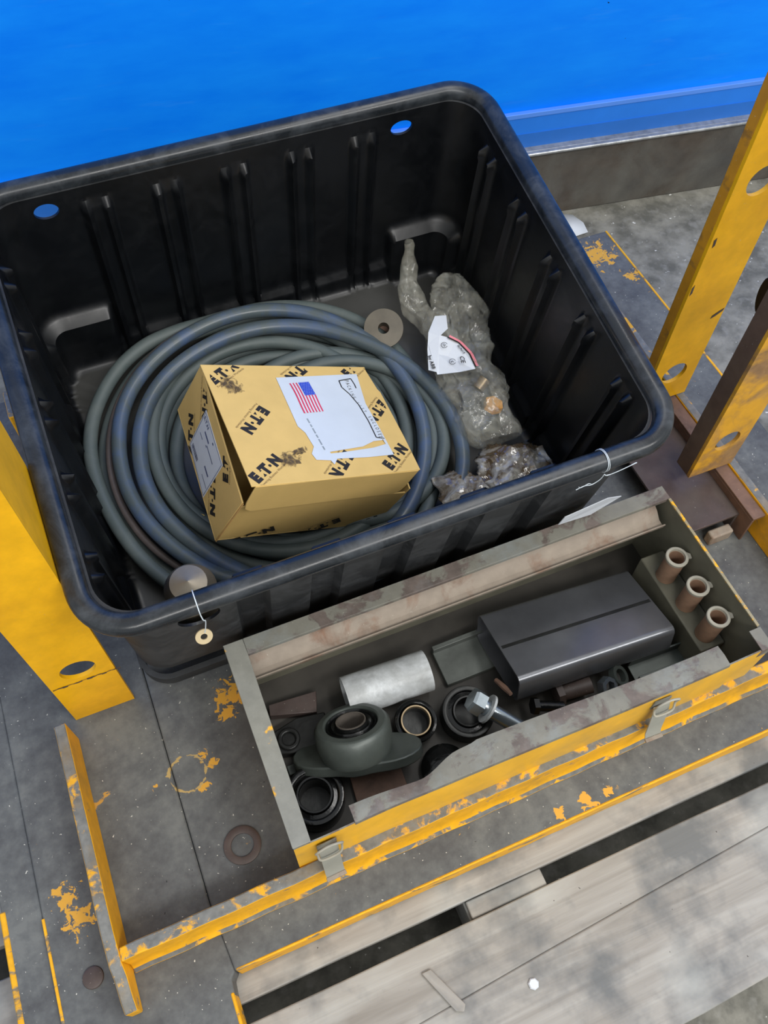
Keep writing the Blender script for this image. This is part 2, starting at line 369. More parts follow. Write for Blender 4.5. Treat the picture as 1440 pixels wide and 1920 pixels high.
# ------------------------------------------------------------------ steel platform
plat = thing('steel_platform', 'worn grey steel platform with yellow raised edges and upright posts', 'platform', TR(.32, .6, ZW))
Z0 = ZW + .0005
g = G(); g.prism([(-.331, -.35), (-.134, -.35), (-.1265, .118), (-.1245, .140), (-.118, .1462), (-.1251, .235), (-.1251, 1.19), (-.331, 1.19)], Z0, 0, 0)
part(g, 'deck_plate', [M_DECK], plat, bevel=.0025)
g = G(); g.prism([(-.118, .1463), (1.04, .1463), (1.04, 1.19), (-.1243, 1.19), (-.1243, .23)], Z0, 0, 0)
part(g, 'deck_plate', [M_DECK], plat, bevel=.0025)
g = G(); g.box((-.3815, -.35, Z0), (-.3315, 1.19, -.006)); part(g, 'edge_plate', [M_DECK], plat, bevel=.002)
# painted edges of the deck
g = G(); pts = wob(-.116, 1.04, .1452, .0007, 60)
g.prism(pts + [(1.04, .149), (-.116, .149)], Z0 + .001, .0009); part(g, 'front_edge', M_EDGE, plat, bevel=.002, label='yellow painted front edge')
g = G(); g.box((-.131, -.35, Z0 + .001), (-.1262, .125, .0008), M=None); part(g, 'notch_edge', M_EDGE, plat, bevel=.002)
g = G(); g.box((-.384, -.35, Z0 + .001), (-.3755, .33, -.0052)); part(g, 'outer_edge', M_EDGE, plat, bevel=.002)
g = G(); g.box((-.3325, -.35, -.005), (-.3285, .30, .0009)); part(g, 'edge_seam', M_EDGE, plat, bevel=.0008)
g = G(); g.box((1.037, .75, Z0 + .001), (1.042, 1.19, .0012)); part(g, 'outer_edge', M_EDGE, plat, bevel=.0015)
# front lip, side flanges, rear rail
def wall_poly(name, xs, y0, y1, prof, mat, label=None, bev=.002):
    """upright strip along y with a height profile [(y,z)...]"""
    g = G(); p = [(y0, .0003)] + [(y1, .0003)] + prof[::-1]
    n = len(p); vs = [(xs[0], y, z) for y, z in p] + [(xs[1], y, z) for y, z in p]
    fs = [tuple(range(n)), tuple(reversed(range(n, 2 * n)))] + [(i, (i + 1) % n, n + (i + 1) % n, n + i) for i in range(n)]
    g.add(vs, fs); return part(g, name, mat, plat, bevel=bev, label=label)
prof = [(.147, .034), (.16, .042), (.185, .050), (.2, .062)] + [(.24 + .04 * i, .0695 + .0012 * sin(i * 2.1)) for i in range(8)]
wall_poly('side_flange', (-.2515, -.2360), .147, prof[-1][0], prof, M_LIP, 'yellow side flange with worn grey top')
prof2 = [(.2, .07)] + [(.3 + .1 * i, .07 + .001 * sin(i)) for i in range(9)]
wall_poly('side_flange', (.8800, .8955), .2, prof2[-1][0], prof2, M_LIP)
g = G()
n = 50; top = []
for i in range(n + 1):
    x = -.2359 + (.8799 + .2359) * i / n; y = .2010 + .0115 * (i / n) + .0006 * sin(i * 1.7); top.append((x, y))
vs = []; 
for x, y in top: vs += [(x, y - .010, .0003), (x, y - .004, .006), (x, y, .018), (x, y, .064 + .0007 * sin(x * 60)), (x, y + .0165, .064 + .0007 * sin(x * 60)), (x, y + .0165, .0003)]
fs = []
for i in range(n):
    for k in range(6): fs.append((i * 6 + k, (i + 1) * 6 + k, (i + 1) * 6 + (k + 1) % 6, i * 6 + (k + 1) % 6))
fs += [(0, 1, 2, 3, 4, 5), tuple(n * 6 + k for k in (5, 4, 3, 2, 1, 0))]
g.add(vs, fs); part(g, 'front_lip', M_LIP, plat, bevel=.0018, label='yellow front lip with scraped grey top', smooth=30)
g = G(); g.box((-.21, 1.06, .0003), (.86, 1.12, .098)); part(g, 'rear_rail', M_LIP, plat, bevel=.003)

# upright angle posts with round holes
def holed_plate(w, h, t, holes, seg=24):
    """plate in x (0..w), z (0..h), thickness y (0..t), holes [(x,z,r)] evenly stacked, built as columns of quads around each hole"""
    g = G(); zs = sorted(holes, key=lambda q: q[1]); cuts = [0.]
    for a, b in zip(zs[:-1], zs[1:]): cuts.append((a[1] + b[1]) / 2)
    cuts.append(h)
    for (hx, hz, r), z0, z1 in zip(zs, cuts[:-1], cuts[1:]):
        ring = []; out = []
        for k in range(seg):
            a = 2 * pi * (k + .5) / seg; dx, dz = cos(a), sin(a); ring.append((hx + r * dx, hz + r * dz))
            ts = []
            if dx > 1e-9: ts.append((w - hx) / dx)
            if dx < -1e-9: ts.append((0 - hx) / dx)
            if dz > 1e-9: ts.append((z1 - hz) / dz)
            if dz < -1e-9: ts.append((z0 - hz) / dz)
            t_ = min(ts); out.append((hx + t_ * dx, hz + t_ * dz))
        cs = {0: (w, z1), 1: (0, z1), 2: (0, z0), 3: (w, z0)}
        for y, fl in ((0, 1), (t, 0)):
            vs = [(x, y, z) for x, z in ring] + [(x, y, z) for x, z in out]; fs = []
            ex = []
            for k in range(seg):
                j = (k + 1) % seg; q = [k, j, seg + j, seg + k]
                a0, a1 = out[k], out[j]
                c = None
                if abs(a0[0] - a1[0]) > 1e-7 and abs(a0[1] - a1[1]) > 1e-7:
                    cx = w if max(a0[0], a1[0]) > w - 1e-6 else 0.; cz = z1 if max(a0[1], a1[1]) > z1 - 1e-6 else z0
                    vs.append((cx, y, cz)); q = [k, j, seg + j, len(vs) - 1, seg + k]
                fs.append(tuple(q if fl else q[::-1]))
            g.add(vs, fs)
        vs = [(x, 0, z) for x, z in ring] + [(x, t, z) for x, z in ring]
        g.add(vs, [(k, (k + 1) % seg, seg + (k + 1) % seg, seg + k) for k in range(seg)])
    g.add([(0, 0, 0), (0, t, 0), (0, t, h), (0, 0, h), (w, 0, 0), (w, t, 0), (w, t, h), (w, 0, h)], [(0, 1, 2, 3), (4, 7, 6, 5), (0, 4, 5, 1), (3, 2, 6, 7)])
    return g
def post(x0, x1, y, z0, z1, flange_x, holes, mat, label, depth=.065, side=None, zs0=None):
    g = holed_plate(x1 - x0, z1 - z0, .006, [(hx - x0, hz - z0, r) for hx, hz, r in holes])
    p = part(g, 'post', mat, plat, TR(x0, y, z0), label=label, weld=True, smooth=30)
    g = G(); fx = flange_x; g.box((fx, y + .0061, zs0 or z0), (fx + .006, y + depth, z1)); part(g, 'post_side', side or mat, p, bevel=.001)
post(-.234, -.147, .548, .0004, .98, -.153, [(-.189 - .0, .153, .0235), (-.189, .53, .0235), (-.189, .8, .0235)], M_POST, 'bright yellow upright post at the left edge', depth=.15, zs0=.27)
post(.806, .8955, .704, .0712, 1.0, .806, [(.8505, .139, .0235), (.8505, .521, .0235), (.8505, .8, .0235)], M_POST, 'bright yellow upright post behind the tote', depth=.024, side=worn('rusty_yellow_flank', lin(200, 140, 30), lin(110, 86, 50), .44, 18, .5, soft=.06))
post(.7985, .8835, .5435, .0712, .95, .7985, [(.842, .152, .0225), (.842, .53, .0225), (.842, .8, .0225)], M_POSTB, 'scraped brown and yellow upright post', depth=.036, side=M_POSTS)
g = G(); g.tube([(.8839, .600, .388), (.852, .622, .390)], .026, 24); part(g, 'bumper', plain('black_rubber', lin(16, 15, 15), .8, spec=.1), plat, bevel=.004, label='black round bumper on the scraped post')
for pts_ in ([(.874, .2585), (.882, .262), (.893, .2695), (.8945, .2755), (.886, .272), (.875, .265)], [(.812, .42), (.8155, .424), (.814, .438), (.810, .434)], [(.808, .33), (.8115, .335), (.8105, .352), (.807, .346)]):
    g = G(); n = len(pts_); g.add([(x, .7036, z) for x, z in pts_] + [(x, .7040, z) for x, z in pts_], [tuple(range(n)), tuple(reversed(range(n, 2 * n)))]); part(g, 'paint_chip', M_RUSTD, plat, smooth=0)
# rust weld seam lines on the left post
g = G()
for i in range(14):
    x = -.232 + .0855 * i / 13; g.add([(x, .5472, .118 + .0016 * sin(i * 2.3)), (x + .0068, .5472, .1178 + .0016 * sin(i * 2.3 + 1)), (x + .0068, .5472, .1205 + .0016 * sin(i * 3.1)), (x, .5472, .1205 + .0012 * sin(i))], [(0, 1, 2, 3)])
part(g, 'weld_seam', M_RUSTD, plat, smooth=0)
# ------------------------------------------------------------------ items lying on the platform
g = G(); g.lathe([(.0155, .0004), (.0255, .0004), (.0255, .0028), (.0245, .0034), (.0165, .0034), (.0155, .0028)], 40, closed=True)
part(g, 'flat_washer', M_RUSTD, None, TR(-.0623, .2882, 0), label='rusty flat washer lying on the grey deck', cat='washer', smooth=40)
g = G(); g.lathe([(0.0001, .0036), (.010, .0036), (.0128, .0026), (.0135, .0004)], 24, capa=True, capb=True)
part(g, 'screw_plug', M_RUSTD, None, TR(-.2851, .208, 0), label='dark round plug in the deck at bottom left', cat='plug')
g = G(); g.prism([(-.036, -.003), (.026, -.0085), (.034, -.002), (.03, .006), (-.03, .009)], .0005, .005)
part(g, 'wood_splinter', MWOOD, None, TR(.1235, .024, ZW) @ RZ(-62), label='thin wooden splinter on the pallet plank', cat='splinter', bevel=.001)
g = G(); g.lathe([(.0001, .004), (.006, .004), (.0075, .002), (.007, .0005)], 7, capa=True, capb=True)
part(g, 'plastic_chip', M_WHITE, None, TR(.2363, -.0134, ZW), label='small white chip on the pallet plank', cat='chip')
g = G(); g.add([(1.06, 1.445, ZF + .003), (1.112, 1.446, ZF + .010), (1.139, 1.440, ZF + .004), (1.146, 1.40, ZF + .009), (1.144, 1.371, ZF + .003), (1.107, 1.369, ZF + .003), (1.06, 1.375, ZF + .003)], [(0, 1, 5, 6), (1, 2, 3, 5), (3, 4, 5)])
o = part(g, 'paper_scrap', M_WHITE, None, label='torn white paper scrap on the floor behind the tote', cat='paper'); o.modifiers.new('s', 'SOLIDIFY').thickness = .0006

# brown steel channel behind the toolbox
ch = thing('steel_channel', 'brown rusty steel channel lying between tote and yellow posts', 'channel', TR(.85, .6, 0))
g = G(); g.box((.74, .463, .040), (.8555, .83, .0455)); g.box((.8505, .463, .0005), (.8555, .83, .040)); part(g, 'top_plate', M_RUSTD, ch, bevel=.001)
g = G(); g.box((.8556, .437, .0600), (.8795, .74, .0660)); g.box((.8556, .437, .0005), (.8600, .74, .0600)); part(g, 'side_rail', M_RUST, ch, bevel=.001)
g = G(); g.box((.80, .446, .0005), (.842, .4629, .026)); part(g, 'end_block', M_BEIGE, ch, bevel=.003)

# ------------------------------------------------------------------ black tote
AL = 10.
MT = TR(0, .46, .3592) @ RX(AL)          # tote coordinates: x right, y back, z up, 0 at the rim
def rrect(x0, x1, y0, y1, r, n=16, step=None):
    """rounded rectangle, list of (x, y, nx, ny, s) with outward normal; starts at front-left going right"""
    out = []; s = 0
    def seg(ax, ay, bx, by, nx, ny):
        d = sqrt((bx - ax) ** 2 + (by - ay) ** 2); k = max(1, int(round(d / step))) if step else 1
        for i in range(k): out.append((ax + (bx - ax) * i / k, ay + (by - ay) * i / k, nx, ny))
    def arc(cx, cy, a0):
        for i in range(n):
            a = a0 + pi / 2 * i / n; out.append((cx + r * cos(a), cy + r * sin(a), cos(a), sin(a)))
    seg(x0 + r, y0, x1 - r, y0, 0, -1); arc(x1 - r, y0 + r, -pi / 2)
    seg(x1, y0 + r, x1, y1 - r, 1, 0); arc(x1 - r, y1 - r, 0)
    seg(x1 - r, y1, x0 + r, y1, 0, 1); arc(x0 + r, y1 - r, pi / 2)
    seg(x0, y1 - r, x0, y0 + r, -1, 0); arc(x0 + r, y0 + r, pi)
    return out
top = rrect(-.1185, .6155, .0275, .640, .045, 12, .0035)
bot = rrect(-.1165, .604, .030, .600, .045, 12, .0035)
# resample bottom to the same count by running it with the same counts
def rr_n(x0, x1, y0, y1, r, n, k1, k2):
    out = []
    def seg(ax, ay, bx, by, nx, ny, k):
        for i in range(k): out.append((ax + (bx - ax) * i / k, ay + (by - ay) * i / k, nx, ny))
    def arc(cx, cy, a0):
        for i in range(n):
            a = a0 + pi / 2 * i / n; out.append((cx + r * cos(a), cy + r * sin(a), cos(a), sin(a)))
    seg(x0 + r, y0, x1 - r, y0, 0, -1, k1); arc(x1 - r, y0 + r, -pi / 2); seg(x1, y0 + r, x1, y1 - r, 1, 0, k2); arc(x1 - r, y1 - r, 0)
    seg(x1 - r, y1, x0 + r, y1, 0, 1, k1); arc(x0 + r, y1 - r, pi / 2); seg(x0, y1 - r, x0, y0 + r, -1, 0, k2); arc(x0 + r, y0 + r, pi)
    return out
K1, K2, NC = 190, 160, 12
top = rr_n(-.1185, .6155, .0275, .640, .050, NC, K1, K2); bot = rr_n(-.1165, .604, .030, .600, .045, NC, K1, K2)
def sst(a, b, x): t = max(0, min(1, (x - a) / (b - a))); return t * t * (3 - 2 * t)
BACK = [.0325 + .1015 * i for i in range(5)]; FRONT = [.055 + .1 * i for i in range(5)]; SIDE = [.110 + .1095 * i for i in range(5)]
def ribs(x, y, nx, ny, z):
    if abs(nx) > .05 and abs(ny) > .05: cs, u, hw = [], 0, .0145
    elif ny > .5: cs, u, hw = BACK, x, .0145
    elif ny < -.5: cs, u, hw = FRONT, x, .019
    else: cs, u, hw = SIDE, y, .0145
    v = 0.
    for c in cs:
        d = abs(u - c)
        if ny < -.5 and abs(nx) < .05: v = max(v, .014 * (1 - sst(hw - .001, hw + .005, d)))
        else: v = max(v, .0025 * (1 - sst(hw - .002, hw + .004, d)) + .0105 * exp(-((d - hw) / .0042) ** 2))
    zf = 1 - sst(-.036, -.027, z) + (.35 * exp(-((z + .040) / .006) ** 2) if not (ny < -.5) else 0)
    corner = 1. if (abs(nx) > .05 and abs(ny) > .05) else 0.
    low = 1 - sst(-.236, -.222, z)
    if ny > .5: corner = max(corner, 1 - sst(.0, .012, x), sst(.486, .500, x))
    elif abs(nx) > .95: corner = max(corner, sst(.575, .590, y))
    cf = corner * low * .022 if (ny > 0 or corner and y > .4) else 0.
    foot = (1 - sst(-.305, -.292, z)) * .012 * (1 - min(1, v / .011))
    return max(v * zf, cf, foot * zf) if v else max(cf, foot)
zs = [-.004 - .008 * i for i in range(36)] + [-.290 - .006 * i for i in range(1, 5)]
g = G(); NP = len(top); rows = []
for z in zs:
    t = (z + .004) / (-.33 + .004)
    for (x, y, nx, ny), (x2, y2, _, _) in zip(top, bot):
        o = ribs(x, y, nx, ny, z); X = x + (x2 - x) * t - nx * o; Y = y + (y2 - y) * t - ny * o
        g.v.append((X, Y, z))
    rows.append(1)
for k in range(1, 5):                                              # rounded foot of the wall
    a = k / 4 * pi / 2; z = -.314 - .016 * sin(a); ins = .016 * (1 - cos(a))
    for (x, y, nx, ny), (x2, y2, _, _) in zip(top, bot):
        o = ribs(x, y, nx, ny, -.314) + ins; g.v.append((x2 - nx * o, y2 - ny * o, z))
    rows.append(1)
nr = len(rows)
for i in range(nr - 1):
    for k in range(NP): g.f.append((i * NP + k, i * NP + (k + 1) % NP, (i + 1) * NP + (k + 1) % NP, (i + 1) * NP + k)); g.m.append(0)
g.f.append(tuple((nr - 1) * NP + k for k in range(NP))); g.m.append(0)
tote = thing('storage_tote', 'large black ribbed plastic tote with rolled rim holding hose and box', 'tote', MT @ TR(.248, .32, -.363))
M_TOUT = plastic_mat('scuffed_lit_outer_plastic', rough=.5, scuff=.7, c=lin(40, 42, 44), sc=lin(82, 84, 86))  # same plastic outside: scuffs, plus a lighter base that paints in the light
body = part(g, 'body', [M_TOUT, M_TOTE], tote, MT, smooth=60)
so = body.modifiers.new('thick', 'SOLIDIFY'); so.thickness = .004; so.offset = 0; so.material_offset = 1
# handle holes cut for real, cutters removed again
cut = G()
for (x, y, z, rx, rz) in ((-.0358, .63, -.030, .0172, .0125), (.5015, .63, -.0315, .0178, .0120), (-.0165, .03, -.096, .0270, .030)):
    cut.add([(x + rx * cos(2 * pi * k / 28), y + s, z + rz * sin(2 * pi * k / 28)) for s in (-.05, .05) for k in range(28)],
            [tuple(range(28)), tuple(reversed(range(28, 56)))] + [(k, (k + 1) % 28, 28 + (k + 1) % 28, 28 + k) for k in range(28)])
co = part(cut, 'cutter', M_TOTE, None, MT, smooth=0)
bo = body.modifiers.new('holes', 'BOOLEAN'); bo.object = co; bo.operation = 'DIFFERENCE'; bo.solver = 'EXACT'
bpy.context.view_layer.update()
nm = bpy.data.meshes.new_from_object(body.evaluated_get(bpy.context.evaluated_depsgraph_get()))
body.modifiers.clear(); body.data = nm; nm.set_sharp_from_angle(angle=radians(50)); bpy.data.objects.remove(co)
# rolled rim
path = rr_n(-.1325, .6295, .0138, .6540, .058, 14, 60, 50)
pr = []
for k in range(22):
    a = 2 * pi * k / 22; c, s_ = cos(a), sin(a)
    pr.append((.0136 * (abs(c) ** .85) * (1 if c > 0 else -1), .0130 * (abs(s_) ** .85) * (1 if s_ > 0 else -1)))
g = G(); n = len(path); m = len(pr)
for x, y, nx, ny in path:
    for u, v in pr: g.v.append((x + nx * u, y + ny * u, v))
for i in range(n):
    j = (i + 1) % n
    for k in range(m): g.f.append((i * m + k, j * m + k, j * m + (k + 1) % m, i * m + (k + 1) % m)); g.m.append(0)
part(g, 'rim', M_RIM, tote, MT, smooth=180, label='scuffed rolled rim')
g = G()
outp = rr_n(-.123, .6105, .0235, .6065, .045, NC, K1 // 4, K2 // 4)
inp = rr_n(-.115, .6025, .0315, .5985, .037, NC, K1 // 4, K2 // 4); n = len(outp)
for pth in (outp, inp):
    for z in (-.363, -.332):
        for x, y, nx, ny in pth: g.v.append((x, y, z))
for a, b in ((0, 1), (1, 3), (3, 2), (2, 0)):
    for k in range(n): g.f.append((a * n + k, a * n + (k + 1) % n, b * n + (k + 1) % n, b * n + k)); g.m.append(0)
part(g, 'base_skirt', M_TOUT, tote, MT, smooth=60)
# paper strip stuck to the front
g = G(); pl = [(.4935, -.1802), (.5609, -.1957), (.607, -.1573), (.5648, -.1231), (.4962, -.1462)]
pl = [(.500, -.176), (.557, -.186), (.600, -.158), (.566, -.131), (.503, -.151)]
g.add([(x, .0035 - .002 * sin(x * 80), z) for x, z in pl] + [(x, .0025 - .002 * sin(x * 80), z) for x, z in pl], [(0, 1, 2, 3, 4), (9, 8, 7, 6, 5)] + [(i, (i + 1) % 5, 5 + (i + 1) % 5, 5 + i) for i in range(5)])
part(g, 'paper_label', M_WHITE, tote, MT, label='white paper label curling off the front wall', smooth=0)

# ------------------------------------------------------------------ hoses
LP = {'L1': (0.17, 0.325, [0.268, 0.2655, 0.2715, 0.275, 0.275, 0.275, 0.275, 0.275, 0.275, 0.275, 0.275, 0.275, 0.275, 0.275, 0.275, 0.275, 0.275, 0.2782, 0.28, 0.279, 0.2749, 0.2658, 0.2631, 0.2622, 0.2664, 0.2722, 0.2785, 0.2805, 0.2813, 0.2811, 0.2794, 0.2748]),
 'L2': (0.18, 0.321, [0.2389, 0.2371, 0.2364, 0.2378, 0.2443, 0.2452, 0.2412, 0.24, 0.24, 0.24, 0.24, 0.24, 0.24, 0.24, 0.24, 0.24, 0.24, 0.24, 0.24, 0.24, 0.24, 0.24, 0.24, 0.2396, 0.2375, 0.2373, 0.2392, 0.2414, 0.2442, 0.2434, 0.2401, 0.2388]),
 'L3': (0.214, 0.286, [0.2398, 0.2309, 0.2244, 0.223, 0.2227, 0.2282, 0.2380, 0.241, 0.242, 0.242, 0.242, 0.2439, 0.253, 0.2560, 0.2550, 0.2485, 0.2414, 0.2353, 0.2286, 0.2241, 0.2244, 0.2267, 0.2310, 0.2342, 0.2385, 0.2412, 0.2479, 0.2533, 0.2563, 0.2544, 0.2503, 0.2466]),
 'L5': (0.279, 0.3, [0.153] * 8 + [0.1514, 0.1506, 0.1504, 0.1501, 0.155, 0.1580, 0.1580, 0.1550, 0.1509, 0.1485, 0.1451, 0.1453, 0.149, 0.156, 0.159, 0.157, 0.1532] + [0.153] * 7)}
def polar(cx, cy, rs, z, zamp=.002, ph=0., clampf=True, tilt=None):
    n = len(rs); pts = []; rs = list(rs)
    if clampf:
        for k in range(n):
            a = -pi + 2 * pi * (k + .5) / n; c_, s_ = cos(a), sin(a)
            if c_ < 0: rs[k] = min(rs[k], (cx + .098) / -c_)
            if c_ > 0: rs[k] = min(rs[k], (.585 - cx) / c_)
            if s_ < 0: rs[k] = min(rs[k], (cy - .055) / -s_)
            if s_ > 0: rs[k] = min(rs[k], (.575 - cy) / s_)
        rs = [(rs[k - 1] + 2 * rs[k] + rs[(k + 1) % n]) / 4 for k in range(n)]
    for k in range(n):
        a = -pi + 2 * pi * (k + .5) / n; x = cx + rs[k] * cos(a); y = cy + rs[k] * sin(a)
        zz = z + zamp * sin(2 * a + ph) + (tilt(x, y) if tilt else 0); pts.append((x, y, zz))
    return spline(pts, 5, True)
g = G(); HR = .0112
g.tube(polar(*LP['L1'], -.297, .002, 1.), HR, 14, True)
g.tube(polar(.197, .335, [.2045] * 32, -.291, .003, 2., tilt=lambda x, y: -.02 * sst(.30, .42, x)), HR, 14, True)
g.tube(polar(*LP['L5'], -.308, .002, 0.), HR, 14, True)
for cx, cy, r, z in ((.175, .325, .262, -.319), (.2, .31, .205, -.3185), (.2, .31, .181, -.3180), (.205, .31, .228, -.3185), (.262, .292, .171, -.2970), (.32, .285, .132, -.3185), (.185, .33, .183, -.2965), (.298, .285, .147, -.2875)):
    g.tube(polar(cx, cy, [r + .003 * sin(k * .4 + cx * 50) for k in range(32)], z, .001, cx * 30), HR, 12, True)
part(g, 'rubber_hose', M_HOSE, None, MT, label='coiled grey-green rubber hose in the tote, the one of many loops', cat='hose', smooth=180)
g = G()
g.tube(polar(*LP['L2'], -.2745, .002, 0., tilt=lambda x, y: -.004 * sst(.3, .4, x)), HR * 1.05, 16, True)
g.tube(polar(*LP['L3'], -.2725, .002, 2.), HR * 1.08, 16, True)
part(g, 'rubber_hose', M_HOSEB, None, MT, label='glossy blue-black hose coiled in two loops on top of the grey hose', cat='hose', smooth=180)
g = G(); g.tube(polar(.172, .325, [.249] * 32, -.292, .002, 3.), .006, 10, True)
part(g, 'thin_cable', plain('brown_rubber', lin(84, 76, 74), .5), None, MT, label='thin brown cable between the grey and the blue hose loops', cat='cable', smooth=180)

# ------------------------------------------------------------------ carton
MBX = Matrix(((0.9101566217948267, 0.05736385392457763, 0.41027346010429255, .03540439), (0.019332260784478757, 0.9834060046428178, -0.18038540330473252, .64818032), (-0.41381298613744566, 0.17211048281661934, 0.893944514054782, .19004), (0, 0, 0, 1)))
BA, BB, BC = .273, .2187, .113
box = thing('cardboard_box', 'yellow-brown printed cardboard box with raised lid on the coiled hose', 'box', MBX)
T_ = .0025
g = G(); g.box((0, 0, 0), (BA, BB, T_)); g.box((0, 0, T_), (T_, BB, BC)); g.box((BA - T_, 0, T_), (BA, BB, BC)); g.box((T_, BB - T_, T_), (BA - T_, BB, BC)); g.box((T_, 0, T_), (BA - T_, T_, BC - .012))
part(g, 'body', [M_CARD], box, MBX, bevel=.0008, smooth=30)
# rolled double corner at the front left and inner flap
g = G(); g.box((.0004, -.0024, .001), (.0016, -.0001, BC)); part(g, 'corner_flap', M_CARDE, box, MBX, bevel=.0003)
TH = atan2(.048, .2255)
ML = MBX @ TR(0, .2172918, .1146684) @ Matrix.Rotation(-TH, 4, 'X').inverted() if False else MBX @ TR(0, .2172918, .1146684) @ Matrix(((1, 0, 0, 0), (0, cos(TH), sin(TH), 0), (0, -sin(TH), cos(TH), 0), (0, 0, 0, 1)))
g = G(); lid_poly = [(-.0054, -.2235), (.2646, -.2155), (.2729, -.0561), (.2714, .0001), (-.0009, .0015)]
lid_poly = [(-.0054, -.2235), (.1, -.2215), (.2646, -.2155), (.2700, -.15), (.2742, -.0561), (.2718, -.05), (.2700, .0001), (-.0009, .0015)]
g.prism(lid_poly, -.0022, 0); lid = part(g, 'lid', M_CARD, box, ML, bevel=.0006, smooth=30)
# tuck flap folds down from the front edge of the lid
a3 = Vector((-.0054 + .006, -.2232, -.0012)); b3 = Vector((.262, -.2155, -.0012)); dn = (MBX.inverted() @ ML).to_3x3().inverted() @ Vector((.00, -.10, -1.)); dn.normalize()
g = G(); H = .058; e = .012
loc = [(0., 0.), (.0, -.038), (.003, -.052), (.012, -.058), (.247, -.056), (.256, -.05), (.259, -.038), (.2615, 0.)]
ax = (b3 - a3).normalized(); nn = ax.cross(dn).normalized()
FM = ML @ Matrix(((ax.x, -dn.x, nn.x, a3.x), (ax.y, -dn.y, nn.y, a3.y), (ax.z, -dn.z, nn.z, a3.z), (0, 0, 0, 1)))
g.prism(loc, -.0011, .0011); tuck = part(g, 'tuck_flap', M_CARD, box, FM, bevel=.0005, smooth=30, label='tuck flap hanging over the front')
if (FM.to_3x3() @ Vector((0, 0, 1))).dot(Vector((0, -1, 1))) < 0: FZ = -1.
else: FZ = 1.
def logo(g, M, w, inv=False):
    """printed word mark: E, split A, T, dot, N, with the slogan under it"""
    k = w / .075
    if inv: M = M @ RZ(180)
    M = M @ TR(0, 0, .0003)
    h = .0175 * k
    for ch, x in (('E', -.0265), ('T', -.0015), ('N', .0255)): add_text(g, ch, h * 1.38, M @ TR(x * k, 0, 0), offset=.0019 * k)
    for (x, y, s_) in ((-.0125, -.0048, .0026), (-.0105, .0045, .0018)):
        g.add([((x - s_) * k, (y - s_) * k, 0), ((x + s_ * 1.6) * k, (y - s_) * k, 0), ((x + s_ * .8) * k, (y + s_) * k, 0)], [(0, 1, 2)], 0, M)
    g.add([((.0105 + .0026 * cos(2 * pi * i / 12)) * k, .0026 * sin(2 * pi * i / 12) * k, 0) for i in range(12)], [tuple(range(12))], 0, M)
def slogan(g, M, w, inv=False):
    if inv: M = M @ RZ(180)
    add_text(g, 'Powering Business Worldwide', .0058 * w / .075, M @ TR(.002, -.0138 * w / .075, .0003), mi=1)
def logos(parent, base, items, sz=.07):
    for (x, y, ang, inv, kinds) in items:
        g = G(); MM = base @ TR(x, y, 0) @ RZ(ang)
        if 'w' in kinds: logo(g, MM, sz, inv)
        if 's' in kinds: slogan(g, MM, sz, inv)
        part(g, 'printed_logo', [M_INK, M_INKG], parent, I4, smooth=0, kind='stuff')
# on the lid
def inside(p, poly):
    c = False; n = len(poly)
    for i in range(n):
        (x0, y0), (x1, y1) = poly[i], poly[i - 1]
        if (y0 > p[1]) != (y1 > p[1]) and p[0] < (x1 - x0) * (p[1] - y0) / (y1 - y0) + x0: c = not c
    return c
def clip_text(g, fn):
    """drop printed faces whose centre leaves the board"""
    keep = [i for i, f in enumerate(g.f) if fn(sum((Vector(g.v[k]) for k in f), Vector()) / len(f))]
    g.f = [g.f[i] for i in keep]; g.m = [g.m[i] for i in keep]
def lid_logo(x, y, ang, inv, kinds='ws', extra=None, sz=.068):
    g = G(); MM = TR(x, y, 0) @ RZ(ang)
    if 'w' in kinds: logo(g, MM, sz, inv)
    if 's' in kinds: slogan(g, MM, sz, inv)
    vs = g.v; fs = []; ms = []
    for f, m_ in zip(g.f, g.m):
        if all(inside(vs[k], lid_poly) for k in f): fs.append(f); ms.append(m_)
    g.f, g.m = fs, ms
    part(g, 'printed_logo', [M_INK, M_INKG], lid, ML, smooth=0, kind='stuff')
lid_logo(.0250, -.1966, 36, False); lid_logo(.0432, -.1069, 44, True); lid_logo(.2342, -.1895, 38, False)
lid_logo(.2470, -.0972, 42, True); lid_logo(.1400, -.1965, 44, True); lid_logo(.1520, -.0090, 36, True)
lid_logo(.0270, -.0160, 36, False); lid_logo(.2520, -.0020, 36, False)
# oil stains: thin dark film patches printed on the lid
def stain_mat():
    m, nt, N, L, P = NT('oil_stain'); a = nz(N, L, 60, 6, .7, dist=1.)
    tc = N.new('ShaderNodeTexCoord'); ln = N.new('ShaderNodeVectorMath'); ln.operation = 'LENGTH'; L.new(tc.outputs['Object'], ln.inputs[0])
    P.inputs['Base Color'].default_value = lin(84, 70, 52); P.inputs['Roughness'].default_value = .5
    f = mth(N, L, 'SUBTRACT', a, mth(N, L, 'MULTIPLY', ln.outputs['Value'], 11.))
    L.new(ramp(N, L, f, [(.30, BW[0]), (.50, (.6, .6, .6, 1))]), P.inputs['Alpha']); return m
MS = stain_mat()
for (x, y, rx, ry, a) in ((.031, -.038, .017, .036, 12), (.0665, -.1815, .022, .013, 30), (.088, -.168, .016, .005, 20), (.2, .0, .0, .0, 0)):
    if rx == 0: continue
    g = G(); g.prism([(rx * cos(2 * pi * k / 24) * (1 + .25 * sin(5 * k)), ry * sin(2 * pi * k / 24) * (1 + .2 * cos(3 * k))) for k in range(24)], .00035, .0005)
    o = part(g, 'oil_stain', MS, None, I4, origin=(0, 0, 0)); o.parent = lid; W1 = world(lid)
    o.matrix_local = W1.inverted() @ ML @ TR(x, y, 0) @ RZ(a)
